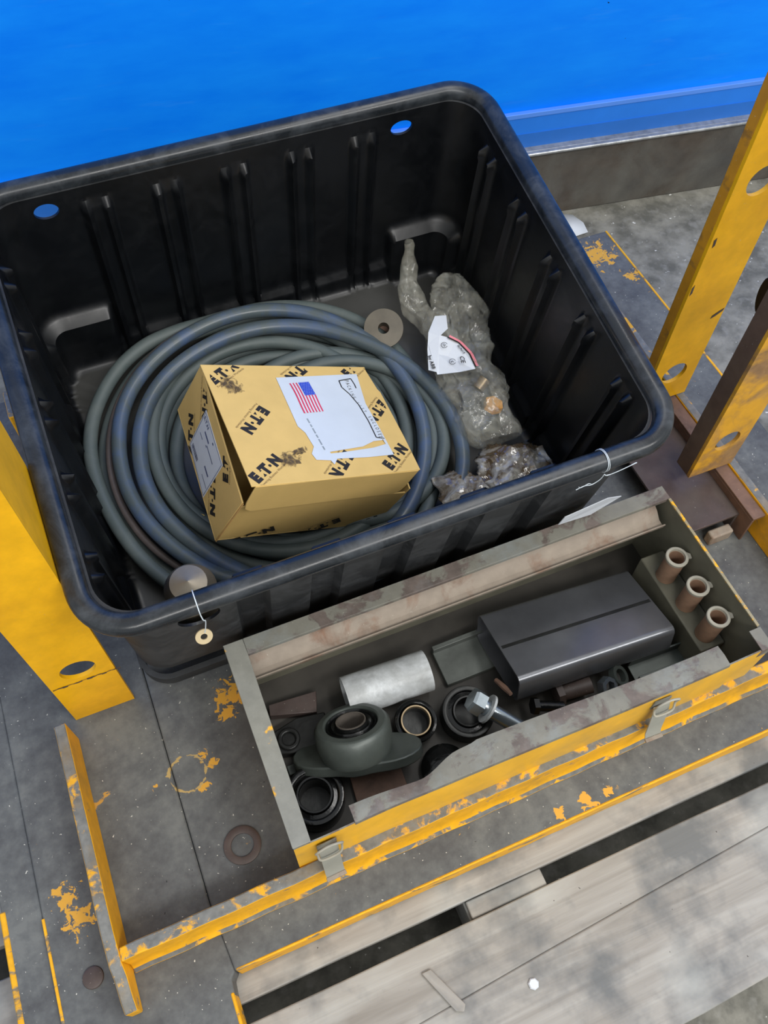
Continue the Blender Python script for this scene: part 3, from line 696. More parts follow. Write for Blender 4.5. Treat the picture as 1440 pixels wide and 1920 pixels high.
# shipping pouch
pp = [(.1061, -.0257), (.2485, -.017), (.2345, -.0808), (.2343, -.134), (.2331, -.185), (.1879, -.1871), (.1372, -.1867), (.1283, -.1969), (.126, -.1889), (.1044, -.1864), (.1020, -.175), (.1107, -.1621), (.1084, -.1357), (.1018, -.1231)]
g = G(); a_ = pp
slit = [(.1312, -.1734), (.1888, -.1666), (.2115, -.1575), (.2261, -.1561), (.2288, -.1637), (.2055, -.1697), (.1492, -.1755), (.1316, -.1764)]
g.add([(x, y, .0009) for x, y in pp[:4]] + [(.2280, -.1561, .0009), (.2115, -.1575, .0009), (.1888, -.1666, .0009), (.1312, -.1734, .0009), (.118, -.172, .0009)] + [(x, y, .0008) for x, y in pp[11:]], [tuple(range(12))])
g.add([(.1312, -.1734, .0011), (.1316, -.1764, .0009), (.1492, -.1755, .0009), (.2055, -.1697, .0009), (.2295, -.1640, .0009), (.2280, -.1561, .002), (.2343, -.134, .0009), (.2331, -.185, .0009), (.1879, -.1871, .0009), (.1372, -.1867, .0009), (.1283, -.1969, .0012), (.126, -.1889, .0009), (.1044, -.1864, .0009), (.1020, -.175, .0009), (.1107, -.1621, .0009), (.118, -.172, .0009)],
      [(4, 5, 6, 7), (3, 4, 7, 8), (2, 3, 8, 9), (1, 2, 9, 10, 11), (1, 11, 12, 13), (0, 1, 13, 14, 15)])
pou = part(g, 'shipping_pouch', M_POUCH, lid, ML, label='torn white shipping pouch with flag print', smooth=180)
def strip(g, pts, w, mi, z=.0013):
    P = [Vector((x, y, 0)) for x, y in pts]
    for a, b in zip(P[:-1], P[1:]):
        d = (b - a).normalized(); n_ = Vector((-d.y, d.x, 0)) * w / 2; g.add([tuple(a - n_ + Vector((0, 0, z))), tuple(b - n_ + Vector((0, 0, z))), tuple(b + n_ + Vector((0, 0, z))), tuple(a + n_ + Vector((0, 0, z)))], [(0, 1, 2, 3)], mi)
g = G(); strip(g, [(.2327, -.0487), (.2336, -.0406), (.2328, -.0277), (.2097, -.0324), (.2081, -.0463), (.2153, -.0612), (.2207, -.0839), (.2218, -.1171), (.2195, -.1505), (.2322, -.1532)], .0018, 0)
for i, c in enumerate('PACKING LIST ENCLOSED'):
    if c == ' ': continue
    t = i / 20; x = .2215 - .003 * sin(t * pi * 2) + .0045 * sst(.3, 1, t) + .0015; y = -.0330 - .1180 * t
    add_text(g, c, .0098 * (1 - .25 * sin(pi * t)), TR(x, y, .00125) @ RZ(-86 + 14 * sin(t * pi)) @ Matrix.Diagonal((.62, 1, 1, 1)))
for i, wd in enumerate([.010, .006, .011, .007, .012, .008]):
    y0 = -.109 - sum([.010, .006, .011, .007, .012, .008][:i]) - .0015 * i; strip(g, [(.1225 + .002 * i / 5, y0), (.1225 + .002 * (i + 1) / 5, y0 - wd + .001)], .0022, 1, .0012)
part(g, 'pouch_print', [M_INK, plain('faded_grey_print', lin(140, 150, 156), .6)], lid, ML, smooth=0, kind='stuff')
g = G()
def fl(u, v):                                                      # flag: u along the stripes (down the pouch), v across
    x = .1562 - .0335 * v + .0008 * sin(u * 5); y = -.0347 - .0608 * u - .0033 * v; return (x, y)
for k in range(13):
    v0, v1 = k / 13, (k + 1) / 13; n = 10
    u0 = 0. if v0 >= .54 else .44
    for i in range(n):
        ua = u0 + (1 - u0) * i / n; ub = u0 + (1 - u0) * (i + 1) / n
        g.add([fl(ua, v0) + (.0013,), fl(ub, v0) + (.0013,), fl(ub, v1) + (.0013,), fl(ua, v1) + (.0013,)], [(0, 1, 2, 3)], 1 if k % 2 else 0)
g.add([fl(0, 0) + (.0014,), fl(.44, 0) + (.0014,), fl(.44, 7 / 13) + (.0014,), fl(0, 7 / 13) + (.0014,)], [(0, 1, 2, 3)], 2)
for i in range(9):
    for j in range(6 if i % 2 == 0 else 5):
        x, y = fl(.024 + .049 * i, (.045 + .0898 * (j + (.5 if i % 2 else 0)))); r = .00075
        g.add([(x + r * (1 if k % 2 == 0 else .45) * cos(pi * k / 5), y + r * (1 if k % 2 == 0 else .45) * sin(pi * k / 5), .0016) for k in range(10)], [tuple(range(10))], 1)
part(g, 'flag_print', [M_RED, M_WHITE, M_BLUEP], lid, ML, smooth=0, kind='stuff')
# prints on the tuck flap, the front and the left side
FMB = FM if FZ > 0 else FM @ Matrix.Diagonal((1, 1, 1, 1))
def flat_logo(parent, base, x, y, ang, inv, poly, sz=.068, kinds='ws', z=.0):
    g = G(); MM = TR(x, y, z) @ RZ(ang)
    if 'w' in kinds: logo(g, MM, sz, inv)
    if 's' in kinds: slogan(g, MM, sz, inv)
    fs = []; ms = []
    for f, m_ in zip(g.f, g.m):
        if all(inside(g.v[k], poly) for k in f): fs.append(f); ms.append(m_)
    g.f, g.m = fs, ms
    if g.f: part(g, 'printed_logo', [M_INK, M_INKG], parent, base, smooth=0, kind='stuff')
for (x, y, a, inv) in ((.045, -.062, 40, True), (.150, -.058, 40, False), (.245, -.050, 40, True)): flat_logo(tuck, FM, x, y, a, inv, loc, z=.0012 * FZ)
FR = MBX @ Matrix(((1, 0, 0, 0), (0, 0, -1, -.0003), (0, 1, 0, 0), (0, 0, 0, 1)))   # x right, y up, on the front wall
pf = [(.002, .002), (BA - .002, .002), (BA - .002, BC - .014), (.002, BC - .014)]
for (x, y, a, inv) in ((.055, .010, 30, False), (.165, .016, 36, True), (.235, .008, 36, False)): flat_logo(box, FR @ TR(0, 0, .0016), x, y, a, inv, pf)
LF = MBX @ Matrix(((0, 0, -1, -.0003), (-1, 0, 0, BB), (0, 1, 0, 0), (0, 0, 0, 1)))  # left wall: x towards the viewer, y up
pl_ = [(.002, .002), (BB - .002, .002), (BB - .002, BC - .002), (.002, BC - .002)]
for (x, y, a, inv) in ((.045, .098, -45, False), (.058, .022, -42, True), (.150, .104, -40, True), (.163, .036, -40, False)): flat_logo(box, LF, x, y, a, inv, pl_, .066)
# side label
g = G(); lab = [(.0603, .092), (.0657, .0106), (.1517, .0044), (.1495, .0915)]
g.prism(lab, .0002, .0006); part(g, 'side_label', M_WHITE, box, LF, smooth=0, label='white address label with fine print')
g = G()
q = [(.0625, .0895), (.0678, .0128), (.1495, .0068), (.1473, .0892)]; strip(g, q + [q[0]], .0009, 0, .0008)
add_text(g, 'E.T.N', .009, TR(.0755, .082, .0008), offset=.0003)
add_text(g, 'RELAY 24', .0058, TR(.0925, .069, .0008), offset=.0001) if False else None
for (x, y, w_, h_) in ((.092, .070, .020, .0035), (.1, .060, .004, .002), (.116, .063, .030, .002), (.080, .055, .012, .0016), (.128, .038, .018, .0035), (.135, .022, .024, .0014), (.110, .082, .004, .003)):
    g.add([(x - w_ / 2, y - h_ / 2, .0008), (x + w_ / 2, y - h_ / 2, .0008), (x + w_ / 2, y + h_ / 2, .0008), (x - w_ / 2, y + h_ / 2, .0008)], [(0, 1, 2, 3)])
random.seed(3); x = .072
while x < .098:
    w_ = random.choice((.0005, .0009, .0013)); g.add([(x, .016, .0008), (x + w_, .016, .0008), (x + w_, .024, .0008), (x, .024, .0008)], [(0, 1, 2, 3)]); x += w_ + random.choice((.0005, .0009))
part(g, 'label_print', [plain('blue_grey_print', lin(70, 78, 110), .6)], box, LF, smooth=0, kind='stuff')

# ------------------------------------------------------------------ flanged spool, can, brass piece in the tote
dS = (MT.to_3x3().inverted() @ Vector((-.22, -.50, .84))).normalized()
sp = thing('flanged_bushing', 'rusty flanged bushing with a round disc face behind the hoses', 'bushing', MT @ aim((.417, .447, -.262), dS))
MSp = MT @ aim((.417, .447, -.262), dS)
g = G(); g.lathe([(.0095, .001), (.033, .0), (.0335, -.002), (.033, -.004), (.022, -.0045)], 40, capb=False); g.lathe([(.0095, .001), (.0095, -.03)], 24); g.add([(.0095 * cos(2 * pi * k / 24), .0095 * sin(2 * pi * k / 24), -.03) for k in range(24)], [tuple(range(24))], 1)
part(g, 'disc', [plain('tan_grey_disc', lin(92, 86, 74), .5, .2, 30, .25), M_RUST], sp, MSp, label='pale disc face')
g = G(); g.lathe([(.022, -.0046), (.023, -.06), (.020, -.062), (.0001, -.062)], 32); part(g, 'barrel', M_RUST, sp, MSp)
cn = thing('metal_can', 'dull metal can in the front left corner of the tote', 'can', MT @ TR(-.022, .082, -.326))
g = G(); g.lathe([(.0001, -.328), (.036, -.328), (.0365, -.325), (.0345, -.140), (.024, -.115), (.0001, -.108)], 36, capa=False)
part(g, 'can_body', plain('dull_tin', lin(140, 130, 112), .38, .35, 20, .3), cn, MT @ TR(-.016, .080, 0))
g = G(); g.tube([(.005, .262, -.292), (.032, .235, -.292)], .0042, 10); g.lathe([(.0001, 0), (.007, 0), (.007, .006), (.0001, .006)], 6, M=aim((.030, .237, -.292), (1, -1, 0)))
part(g, 'brass_fitting', plain('brass', lin(190, 160, 80), .3, .9), None, MT, label='small brass fitting between hose loops left of the box', cat='fitting')

# ------------------------------------------------------------------ plastic bag with parts
def ridged(v, s=1., o=3):
    r = 0; a = 1.
    for i in range(o):
        r += a * (1 - 2 * abs(noise.noise(v * s + Vector((i * 7.3, 1.7 * i, 0))))); s *= 2.1; a *= .5
    return r
def crumple_loft(spine, radii, flat, nseg=88, nring=110, amp=.006, seed=0.):
    pts = spline(spine, 12); L_ = len(pts); g = G()
    idx = [int(i * (L_ - 1) / (nring - 1)) for i in range(nring)]
    for ii, i in enumerate(idx):
        t = i / (L_ - 1) * (len(radii) - 1); k = min(int(t), len(radii) - 2); r = radii[k] + (radii[k + 1] - radii[k]) * (t - k)
        T = (pts[min(i + 1, L_ - 1)] - pts[max(i - 1, 0)]).normalized(); up = Vector((0, 0, 1)); sd = T.cross(up).normalized(); u2 = sd.cross(T)
        for k in range(nseg):
            a = 2 * pi * k / nseg; p = pts[i] + sd * cos(a) * r + u2 * sin(a) * r * flat
            d = (p - pts[i]); q = p + Vector((seed, seed, seed))
            qs = Vector((q.x * 1.5, q.y * .8, q.z)); vd = noise.voronoi(qs * 21.)[0]; vd2 = noise.voronoi(qs * 38. + Vector((3, 1, 2)))[0]
            h = amp * (.55 * noise.noise(q * 22.) * 2 + .55 - 1.15 * min(1, (vd[1] - vd[0]) * 1.8) - .28 * min(1, (vd2[1] - vd2[0]) * 1.8))
            p = p + d.normalized() * h * min(1, r / .02); g.v.append(tuple(p))
    for i in range(nring - 1):
        for k in range(nseg): g.f.append((i * nseg + k, i * nseg + (k + 1) % nseg, (i + 1) * nseg + (k + 1) % nseg, (i + 1) * nseg + k)); g.m.append(0)
    g.f.append(tuple(reversed(range(nseg)))); g.m.append(0); g.f.append(tuple((nring - 1) * nseg + k for k in range(nseg))); g.m.append(0)
    return g
bag = thing('plastic_bag', 'crumpled cloudy plastic bag of parts along the right wall of the tote', 'bag', MT @ TR(.52, .35, -.33))
g = crumple_loft([(.563, .512, -.262), (.556, .47, -.258), (.540, .42, -.262), (.523, .37, -.262), (.516, .32, -.262), (.514, .27, -.262), (.512, .225, -.268), (.510, .192, -.272)], [.012, .038, .048, .050, .050, .049, .052, .046, .036], .62, amp=.012)
part(g, 'bag_film', M_BAG, bag, MT, smooth=16)
g = crumple_loft([(.520, .588, -.240), (.508, .555, -.252), (.494, .515, -.268), (.492, .475, -.282), (.505, .435, -.285), (.525, .40, -.28)], [.006, .011, .016, .020, .022, .022, .018], .7, 56, 80, .008, 5.)
part(g, 'bag_neck', M_BAG, bag, MT, smooth=16, label='twisted neck of the bag')
g = G(); g.lathe([(.0001, 0), (.016, 0), (.016, .012), (.0001, .012)], 6, M=aim((.525, .245, -.258), (.3, .2, 1)), mi=0); g.lathe([(.006, 0), (.012, 0), (.012, .016), (.006, .016)], 20, closed=True, M=aim((.495, .262, -.256), (-.5, .1, 1)), mi=1)
g.lathe([(.0001, 0), (.010, 0), (.010, .02), (.0001, .02)], 16, M=aim((.518, .285, -.258), (1, .6, .5)), mi=2)
part(g, 'fittings', [plain('orange_plastic', lin(214, 150, 60), .4), M_DARK, M_BRASS], bag, MT, label='orange and dark fittings inside the bag')
def bl_pt(u, v, z): return (u, v, z)
g = G()
ctr = [(.462, .372), (.484, .380), (.508, .363), (.522, .330), (.516, .305), (.486, .305), (.455, .318)]
def lab_z(x, y): return -.2195 - 9. * (x - .490) ** 2
g2 = [(x, y, lab_z(x, y)) for x, y in ctr]; g.add(g2 + [(x, y, z - .0008) for x, y, z in g2], [tuple(range(7)), tuple(reversed(range(7, 14)))] + [(i, (i + 1) % 7, 7 + (i + 1) % 7, 7 + i) for i in range(7)])
g.add([(.470, .392, -.223), (.493, .418, -.223), (.512, .414, -.224), (.503, .388, -.222), (.484, .378, -.2205), (.458, .366, -.229), (.446, .332, -.234), (.456, .322, -.230)], [(0, 1, 2, 3, 4), (0, 4, 5), (5, 4, 7, 6)], 0)
cr = part(g, 'label_card', M_WHITE, bag, MT, smooth=0, label='white label with pink edge')
g = G(); strip(g, [(.498, .372), (.513, .358), (.5235, .336), (.5225, .310)], .006, 1, 0); strip(g, [(.4945, .371), (.509, .357), (.519, .334), (.518, .308)], .003, 0, .0004)
def txt_on(s, sz, x, y, a): add_text(g, s, sz, TR(x, y, 0) @ RZ(a), offset=sz * .02)
txt_on('by ABB', .0085, .4545, .341, -96); txt_on('CE', .011, .5005, .3245, -100); txt_on('SCN12', .006, .5075, .344, -75); txt_on('UL', .005, .4835, .359, -80); txt_on('c', .008, .4835, .326, -100)
for cx, cy in ((.4835, .359), (.4835, .326)): strip(g, [(cx + .005 * cos(2 * pi * k / 16), cy + .005 * sin(2 * pi * k / 16)) for k in range(15)], .0008, 0, 0)
g.v = [(x, y, (lab_z(x, y) if x > .459 else -.2295) + .0010 + z) for x, y, z in g.v]
part(g, 'label_print', [M_INK, M_PINK], bag, MT, smooth=0, kind='stuff')

# oily torn wrapping in the front right corner
def crumpled_sheet(poly, z0, amp, seed, dome=.03, step=.0035):
    xs = [p[0] for p in poly]; ys = [p[1] for p in poly]; g = G(); ids = {}
    nx = int((max(xs) - min(xs)) / step) + 1; ny = int((max(ys) - min(ys)) / step) + 1
    cx, cy = sum(xs) / len(xs), sum(ys) / len(ys); R_ = max(max(xs) - min(xs), max(ys) - min(ys)) / 2
    for i in range(nx + 1):
        for j in range(ny + 1):
            x = min(xs) + i * step; y = min(ys) + j * step
            if inside((x, y), poly):
                d = sqrt((x - cx) ** 2 + (y - cy) ** 2) / R_
                v = Vector((x + seed, y, seed)); vd = noise.voronoi(v * 30.)[0]; z = z0 + dome * max(0, 1 - d * d) + amp * ridged(v, 24., 4) * .6 - amp * min(1, (vd[1] - vd[0]) * 1.6)
                ids[i, j] = len(g.v); g.v.append((x + .004 * noise.noise(v * 60), y + .004 * noise.noise(v * 60 + Vector((5, 5, 5))), z))
    for (i, j) in list(ids):
        if (i + 1, j) in ids and (i, j + 1) in ids and (i + 1, j + 1) in ids: g.f.append((ids[i, j], ids[i + 1, j], ids[i + 1, j + 1], ids[i, j + 1])); g.m.append(0)
    return g
g = crumpled_sheet([(.470, .185), (.500, .198), (.545, .178), (.588, .165), (.592, .10), (.575, .052), (.480, .052), (.455, .10), (.452, .14)], -.290, .011, 2., .035)
wr = part(g, 'torn_wrapper', M_WRAP, None, MT, label='brown oil-stained crumpled wrapper in the front right corner of the tote', cat='wrapper', smooth=16)
wr.modifiers.new('s', 'SOLIDIFY').thickness = .0007
g = crumpled_sheet([(.385, .168), (.42, .172), (.455, .150), (.47, .10), (.455, .056), (.40, .056), (.378, .10)], -.278, .009, 9., .028)
wr = part(g, 'torn_wrapper', M_WRAP, None, MT, label='smaller grey torn wrapper beside the brown one, at the tote front wall', cat='wrapper', smooth=16)
wr.modifiers.new('s', 'SOLIDIFY').thickness = .0007

# ------------------------------------------------------------------ tag on a string, wire on the rim
def rimloop(x, r1=.0185, r2=.0168, dx=0.):
    return [(x + dx * sin(a) * .5, .0138 + (r1 - .0032) * cos(a), (r2 - .002) * sin(a)) for a in [2 * pi * k / 20 for k in range(20)]]
stg = thing('hanging_tag', 'cream round tag hanging on a white string from the front rim', 'tag', MT @ TR(-.012, -.002, -.06))
g = G(); g.tube(rimloop(-.013, .0180, .0165), .0007, 6, True); g.tube(spline([(-.013, -.0005, -.004), (-.012, -.004, -.014), (-.010, -.0035, -.022), (-.0125, -.004, -.045), (-.0155, -.005, -.062)], 6), .0007, 6)
part(g, 'string', M_STRING, stg, MT)
g = G(); g.lathe([(.0042, -.0009), (.0105, -.0009), (.0105, .0009), (.0042, .0009)], 28, closed=True, M=aim((-.018, -.006, -.072), (.05, -.75, .65)))
part(g, 'ring_tag', M_TAG, stg, MT, smooth=40)
g = G(); g.tube(rimloop(.517, .0182, .0166), .0005, 6, True); g.tube(rimloop(.5135, .0182, .0166, .004), .0005, 6, True)
g.tube(spline([(.513, -.002, -.008), (.519, -.0035, -.012), (.535, -.005, -.004), (.553, -.006, .006)], 6), .0006, 6); g.tube(spline([(.514, -.003, -.010), (.523, -.005, -.007), (.54, -.006, .001), (.551, -.006, .007)], 6), .0005, 6)
g.tube(spline([(.513, -.002, -.008), (.510, -.003, -.020), (.500, -.0035, -.027), (.487, -.004, -.020), (.476, -.004, -.024)], 6), .0006, 6); g.tube(spline([(.500, -.0035, -.026), (.492, -.004, -.017), (.483, -.004, -.022), (.478, -.004, -.017)], 6), .0005, 6)
part(g, 'tie_wire', M_STRING, None, MT, label='thin white wire tied round the front rim near its right corner', cat='wire', smooth=60)

# ------------------------------------------------------------------ toolbox
X0, X1, Y0, Y1, HT = 0., .6855, .2215, .500, .168
tb = thing('steel_toolbox', 'open yellow and grey steel toolbox without lid on the platform', 'toolbox', TR(.34, .36, 0))
def wallm(lo, hi, out): g = G(); g.box(lo, hi, {'*': 0, out: 1, '+z': 2}); return g
tM = [M_OLIVE, M_TBY, M_RIMG]
part(wallm((X0, Y0, .0005), (X0 + .002, Y1, HT), '-x'), 'side_panel', tM, tb)
part(wallm((X1 - .002, Y0, .0005), (X1, Y1, HT), '+x'), 'side_panel', tM, tb)
part(wallm((X0 + .002, Y1 - .002, .0005), (X1 - .002, Y1, HT), '+y'), 'back_panel', tM, tb)
g = G(); g.box((X0 + .002, Y0 + .002, .0005), (X1 - .002, Y1 - .002, .0025)); part(g, 'bottom', plain('oily_dusty_bottom', lin(56, 53, 48), .55, 0, 16, .4, .3), tb)
# dented front panel with a rolled flange
def fy(x):                                                          # dent of the top edge
    return .004 * exp(-((x - .13) / .05) ** 2) + .0015 * sin(x * 9)
g = G(); nx_ = 90; nzv = 10
for side in (0, 1):
    for i in range(nx_ + 1):
        x = X0 + (X1 - X0) * i / nx_
        for j in range(nzv + 1):
            t = j / nzv; z = .0005 + (HT - .0005 - .016 * exp(-((x - .13) / .055) ** 2) - .003 * exp(-((x - .04) / .03) ** 2)) * t
            y = Y0 + (.002 if side else 0) - .0035 * sin(pi * t) * (1 if .05 < x < .64 else .3) + fy(x) * t * t
            g.v.append((x, y, z))
n1 = (nx_ + 1) * (nzv + 1)
for i in range(nx_):
    for j in range(nzv):
        a = i * (nzv + 1) + j; b = (i + 1) * (nzv + 1) + j
        g.f.append((a, b, b + 1, a + 1)); g.m.append(1); g.f.append((n1 + a, n1 + a + 1, n1 + b + 1, n1 + b)); g.m.append(0)
    a = i * (nzv + 1) + nzv; b = (i + 1) * (nzv + 1) + nzv; g.f.append((a, b, n1 + b, n1 + a)); g.m.append(2)
part(g, 'front_panel', tM, tb, smooth=40, label='dented yellow front panel')
def ribbon(name, lo, hi, w0, mat, zf, parent=tb, curl=.006, lab=None, tcap=.0018):
    g = G(); n = 60
    for i in range(n + 1):
        x = lo + (hi - lo) * i / n; w = w0(x); ztop = HT - .016 * exp(-((x - .13) / .055) ** 2) + .0012
        y0 = Y0 - .0012 + fy(x); prof = [(y0, ztop - .005), (y0 + .001, ztop), (y0 + w * .5, ztop + .0015), (y0 + w, ztop - .0005), (y0 + w + .001, ztop - curl)]
        prof += [(y - (0 if k in (0,) else .0), z - tcap) for k, (y, z) in enumerate(prof[::-1])]
        for y, z in prof: g.v.append((x, y, z))
    m_ = 10
    for i in range(n):
        for k in range(m_): g.f.append((i * m_ + k, (i + 1) * m_ + k, (i + 1) * m_ + (k + 1) % m_, i * m_ + (k + 1) % m_)); g.m.append(0)
    g.f.append(tuple(range(m_))); g.m.append(0); g.f.append(tuple(n * m_ + k for k in reversed(range(m_)))); g.m.append(0)
    return part(g, name, mat, parent, smooth=45, label=lab)
ribbon('front_flange', .079, .6165, lambda x: .017 + .017 * sst(.17, .23, x) + .004 * sin(x * 23) * (x < .25) + .0035 * sin(x * 8), M_RIMG, 0, lab='bent grey top flange')
g = G(); g.box((.668, Y0 - .001, HT), (X1 + .001, Y0 + .030, HT + .002)); g.box((.668, Y0 - .001, HT - .022), (X1 + .001, Y0 - .0001, HT)); part(g, 'corner_bracket', M_RIMG, tb, bevel=.0008)
g = G(); g.prism([(X0 - .001, Y0 + .001), (X0 + .022, Y0 + .001), (X0 + .0265, Y1 - .023), (X0 + .0265, Y1 + .001), (X0 - .001, Y1 + .001)], HT + .0002, HT + .0022); part(g, 'left_flange', worn('grey_left_flange', lin(134, 134, 126), YEL, .32, 26, .5), tb, bevel=.0008)
g = G(); g.box((X0 + .0267, Y1 - .0225, HT + .0002), (X1 + .001, Y1 + .001, HT + .0022)); g.box((X0 + .0267, Y1 - .0225, HT - .006), (X1 - .003, Y1 - .0213, HT + .0002)); part(g, 'back_flange', M_RIMG, tb, bevel=.0008)
g = G(); g.box((X1 - .003, Y0 + .032, HT + .0002), (X1 + .001, Y1 - .023, HT + .0026)); part(g, 'right_edge', worn('scraped_right_edge', lin(150, 140, 112), YEL, .45, 60, .5), tb)
# tray ledge under the back flange
g = G(); vs = []; prL = [(Y1 - .0022, .150), (Y1 - .0215, .141), (Y1 - .033, .131), (Y1 - .043, .130), (Y1 - .0455, .138), (Y1 - .0475, .138), (Y1 - .0450, .1275), (Y1 - .033, .1285), (Y1 - .0215, .1385), (Y1 - .0022, .147)]
for x in (X0 + .003, X1 - .012):
    for y, z in prL: vs.append((x, y, z))
n = len(prL); g.add(vs, [(k, n + k, n + (k + 1) % n, (k + 1) % n) for k in range(n)] + [tuple(range(n)), tuple(reversed(range(n, 2 * n)))]); part(g, 'tray_ledge', M_BEIGE, tb, smooth=20)
# latches
def latch(x, y, tiltz, lab):
    ML_ = TR(x, y, 0) @ RZ(tiltz)
    p = G(); p.box((-.013, .0, .122), (.013, .0022, .150)); lt = part(p, 'latch', M_RIMG, tb, ML_, bevel=.001, label=lab)
    q = G(); q.tube(spline([(-.015, -.006, .140), (-.016, -.008, .158), (.0, -.007, .163), (.016, -.008, .158), (.017, -.006, .140), (.012, -.012, .128), (-.012, -.012, .128)], 5, True), .0016, 8, True); part(q, 'wire_loop', M_TUBER, lt, ML_)
    q = G(); pf_ = [(-.0035, .135), (-.008, .120), (-.014, .090), (-.0175, .068), (-.022, .058)]
    vs = [];
    for (yy, zz) in pf_: vs += [(-.0125, yy, zz), (.0125, yy, zz), (.0125, yy + .0016, zz + .0004), (-.0125, yy + .0016, zz + .0004)]
    fs = []
    for i in range(4):
        for k in range(4): fs.append((i * 4 + k, i * 4 + (k + 1) % 4, (i + 1) * 4 + (k + 1) % 4, (i + 1) * 4 + k))
    fs += [(0, 1, 2, 3), (19, 18, 17, 16)]; q.add(vs, fs); part(q, 'lever', plain('grey_latch_paint', lin(142, 142, 132), .55, 0, 40, .08), lt, ML_)
    q = G(); q.box((-.0135, -.027, .056), (.0135, -.0215, .060)); part(q, 'lever_tip', M_BEIGE, lt, ML_, bevel=.0008)
latch(.0395, .2175, 2, 'grey toggle latch at the left end'); latch(.5165, .2165, -2, 'grey toggle latch near the right end')

# ------------------------------------------------------------------ things inside the toolbox
ZB = .003
g = G(); g.box((.6405, .272, ZB), (.6825, .44, .0775)); part(g, 'steel_block', M_OLIVE, None, label='olive grey block carrying the three rusty tubes', cat='steel block', bevel=.002)
for (x, y, lb) in ((.6600, .3995, 'rusty short tube with grey lip at the right end of the toolbox, nearest the back'), (.6620, .3470, 'rusty short tube with grey lip, middle one of the row'), (.6615, .2945, 'rusty short tube with grey lip, nearest the front of the toolbox')):
    t = thing('socket_tube', lb, 'tube', TR(x, y, .078), 'rusty tubes at the right end of the toolbox')
    g = G(); z0, z1 = .082 - .004, .138
    g.lathe([(.0150, z0), (.0150, z1 - .004), (.0115, z1 - .004), (.0115, z0 + .002), (.0001, z0 + .002)], 28, M=TR(x, y, 0)); part(g, 'barrel', M_TUBE, t)
    g = G(); g.lathe([(.0165, z1 - .006), (.0170, z1 - .001), (.0160, z1), (.0125, z1), (.0118, z1 - .004)], 28, M=TR(x, y, 0)); g.prism([(.013, -.007), (.0205, -.009), (.0225, -.002), (.0165, .004)], z1 - .006, z1 - .003, M=TR(x, y, 0)); part(g, 'lip', M_TUBER, t)
# rectangular steel tube
MQ = Matrix(((0.996, 0.017, 0.084, .3673), (-0.039, 0.964, 0.262, .326), (-0.077, -0.264, 0.961, .1), (0, 0, 0, 1)))
xq = Vector((.996, -.039, -.077)).normalized(); yq = Vector((.017, .964, -.264)); MQ = frame((.3673, .326, .1), xq, yq)
g = G(); a_, b_, r_ = .1348, .0522, .010
def rr2(w, h, r, n=6):
    o = []
    for cx, cz, a0 in ((w - r, -r, 0), (r, -r, pi / 2), (r, -h + r, pi), (w - r, -h + r, 1.5 * pi)):
        for i in range(n + 1): a = a0 + pi / 2 * i / n; o.append((cx + r * cos(a), cz + r * sin(a)))
    return o
oq = rr2(a_, b_, r_); iq = [(y * .965 + a_ * .0175, z * .91 - b_ * .045) for y, z in oq]; n = len(oq)
vs = []
for x in (0, .258):
    for lst in (oq, iq):
        for y, z in lst: vs.append((x, y, z))
fs = []
for k in range(n):
    j = (k + 1) % n; fs += [(k, j, 2 * n + j, 2 * n + k), (n + k, 3 * n + k, 3 * n + j, n + j), (k, n + k, n + j, j), (2 * n + k, 2 * n + j, 3 * n + j, 3 * n + k)]
g.add(vs, fs)
o = part(g, 'rectangular_tube', M_STEELB, None, MQ, label='dark shiny rectangular steel tube lying in the toolbox', cat='steel tube', smooth=35, origin=(.129, .067, -.0522))
g = G(); g.box((.003, .0600, .0001), (.255, .0612, .0004)); g.box((.003, .0650, .0001), (.255, .0656, .0004)); g.box((.003, .0612, .0001), (.255, .0650, .0002)); part(g, 'seam_line', M_DARK, o, MQ, smooth=0)
# silver pipe
g = G(); ax0 = Vector((.140, .4185, .034)); ax1 = Vector((.268, .4125, .034)); Mx = aim(ax0, ax1 - ax0)
g.lathe([(.028, .0), (.031, .0), (.031, .128), (.028, .128)], 44, closed=True, M=Mx)
part(g, 'silver_pipe', M_ALU, None, label='short silver grey pipe lying by the back wall of the toolbox', cat='pipe', smooth=40)
g = G(); g.box((.291, .386, ZB), (.375, .4475, .014)); g.box((.291, .440, .014), (.375, .4475, .026)); part(g, 'steel_block', plain('dull_green_grey_steel', lin(84, 88, 84), .45, .2, 25, .4, .2), None, label='dark flat steel block partly under the rectangular tube', cat='steel block', bevel=.001)
# flanged bearing unit
fb = thing('flange_bearing', 'greasy grey flanged bearing housing at the left of the toolbox', 'bearing', TR(.125, .362, ZB) @ RX(0))
MB_ = TR(.126, .343, .054) @ RX(-40) @ RY(4)
g = G()
pl_ = []
for k in range(48):
    a = 2 * pi * k / 48; ex = abs(cos(a - radians(-22))) ** 5; r = .042 + .050 * ex; pl_.append((r * cos(a), r * sin(a)))
g.prism(pl_, -.024, -.008); g.lathe([(.050, -.008), (.0535, .010), (.0535, .030), (.049, .0365), (.038, .038), (.036, .031)], 48)
part(g, 'housing', M_CAST, fb, MB_, bevel=.002, smooth=40)
g = G(); g.lathe([(.0365, .031), (.034, .036), (.031, .031), (.028, .036), (.0235, .034), (.0225, .039), (.0215, .030)], 40, mi=0); part(g, 'seal_ring', M_OILY, fb, MB_, smooth=50)
g = G(); g.lathe([(.0218, .034), (.0212, .040), (.0195, .040), (.0185, -.004), (.0185, -.015)], 36, mi=0); part(g, 'inner_ring', plain('oily_bore', lin(140, 132, 124), .25, .7, 40, .4), fb, MB_, smooth=50)
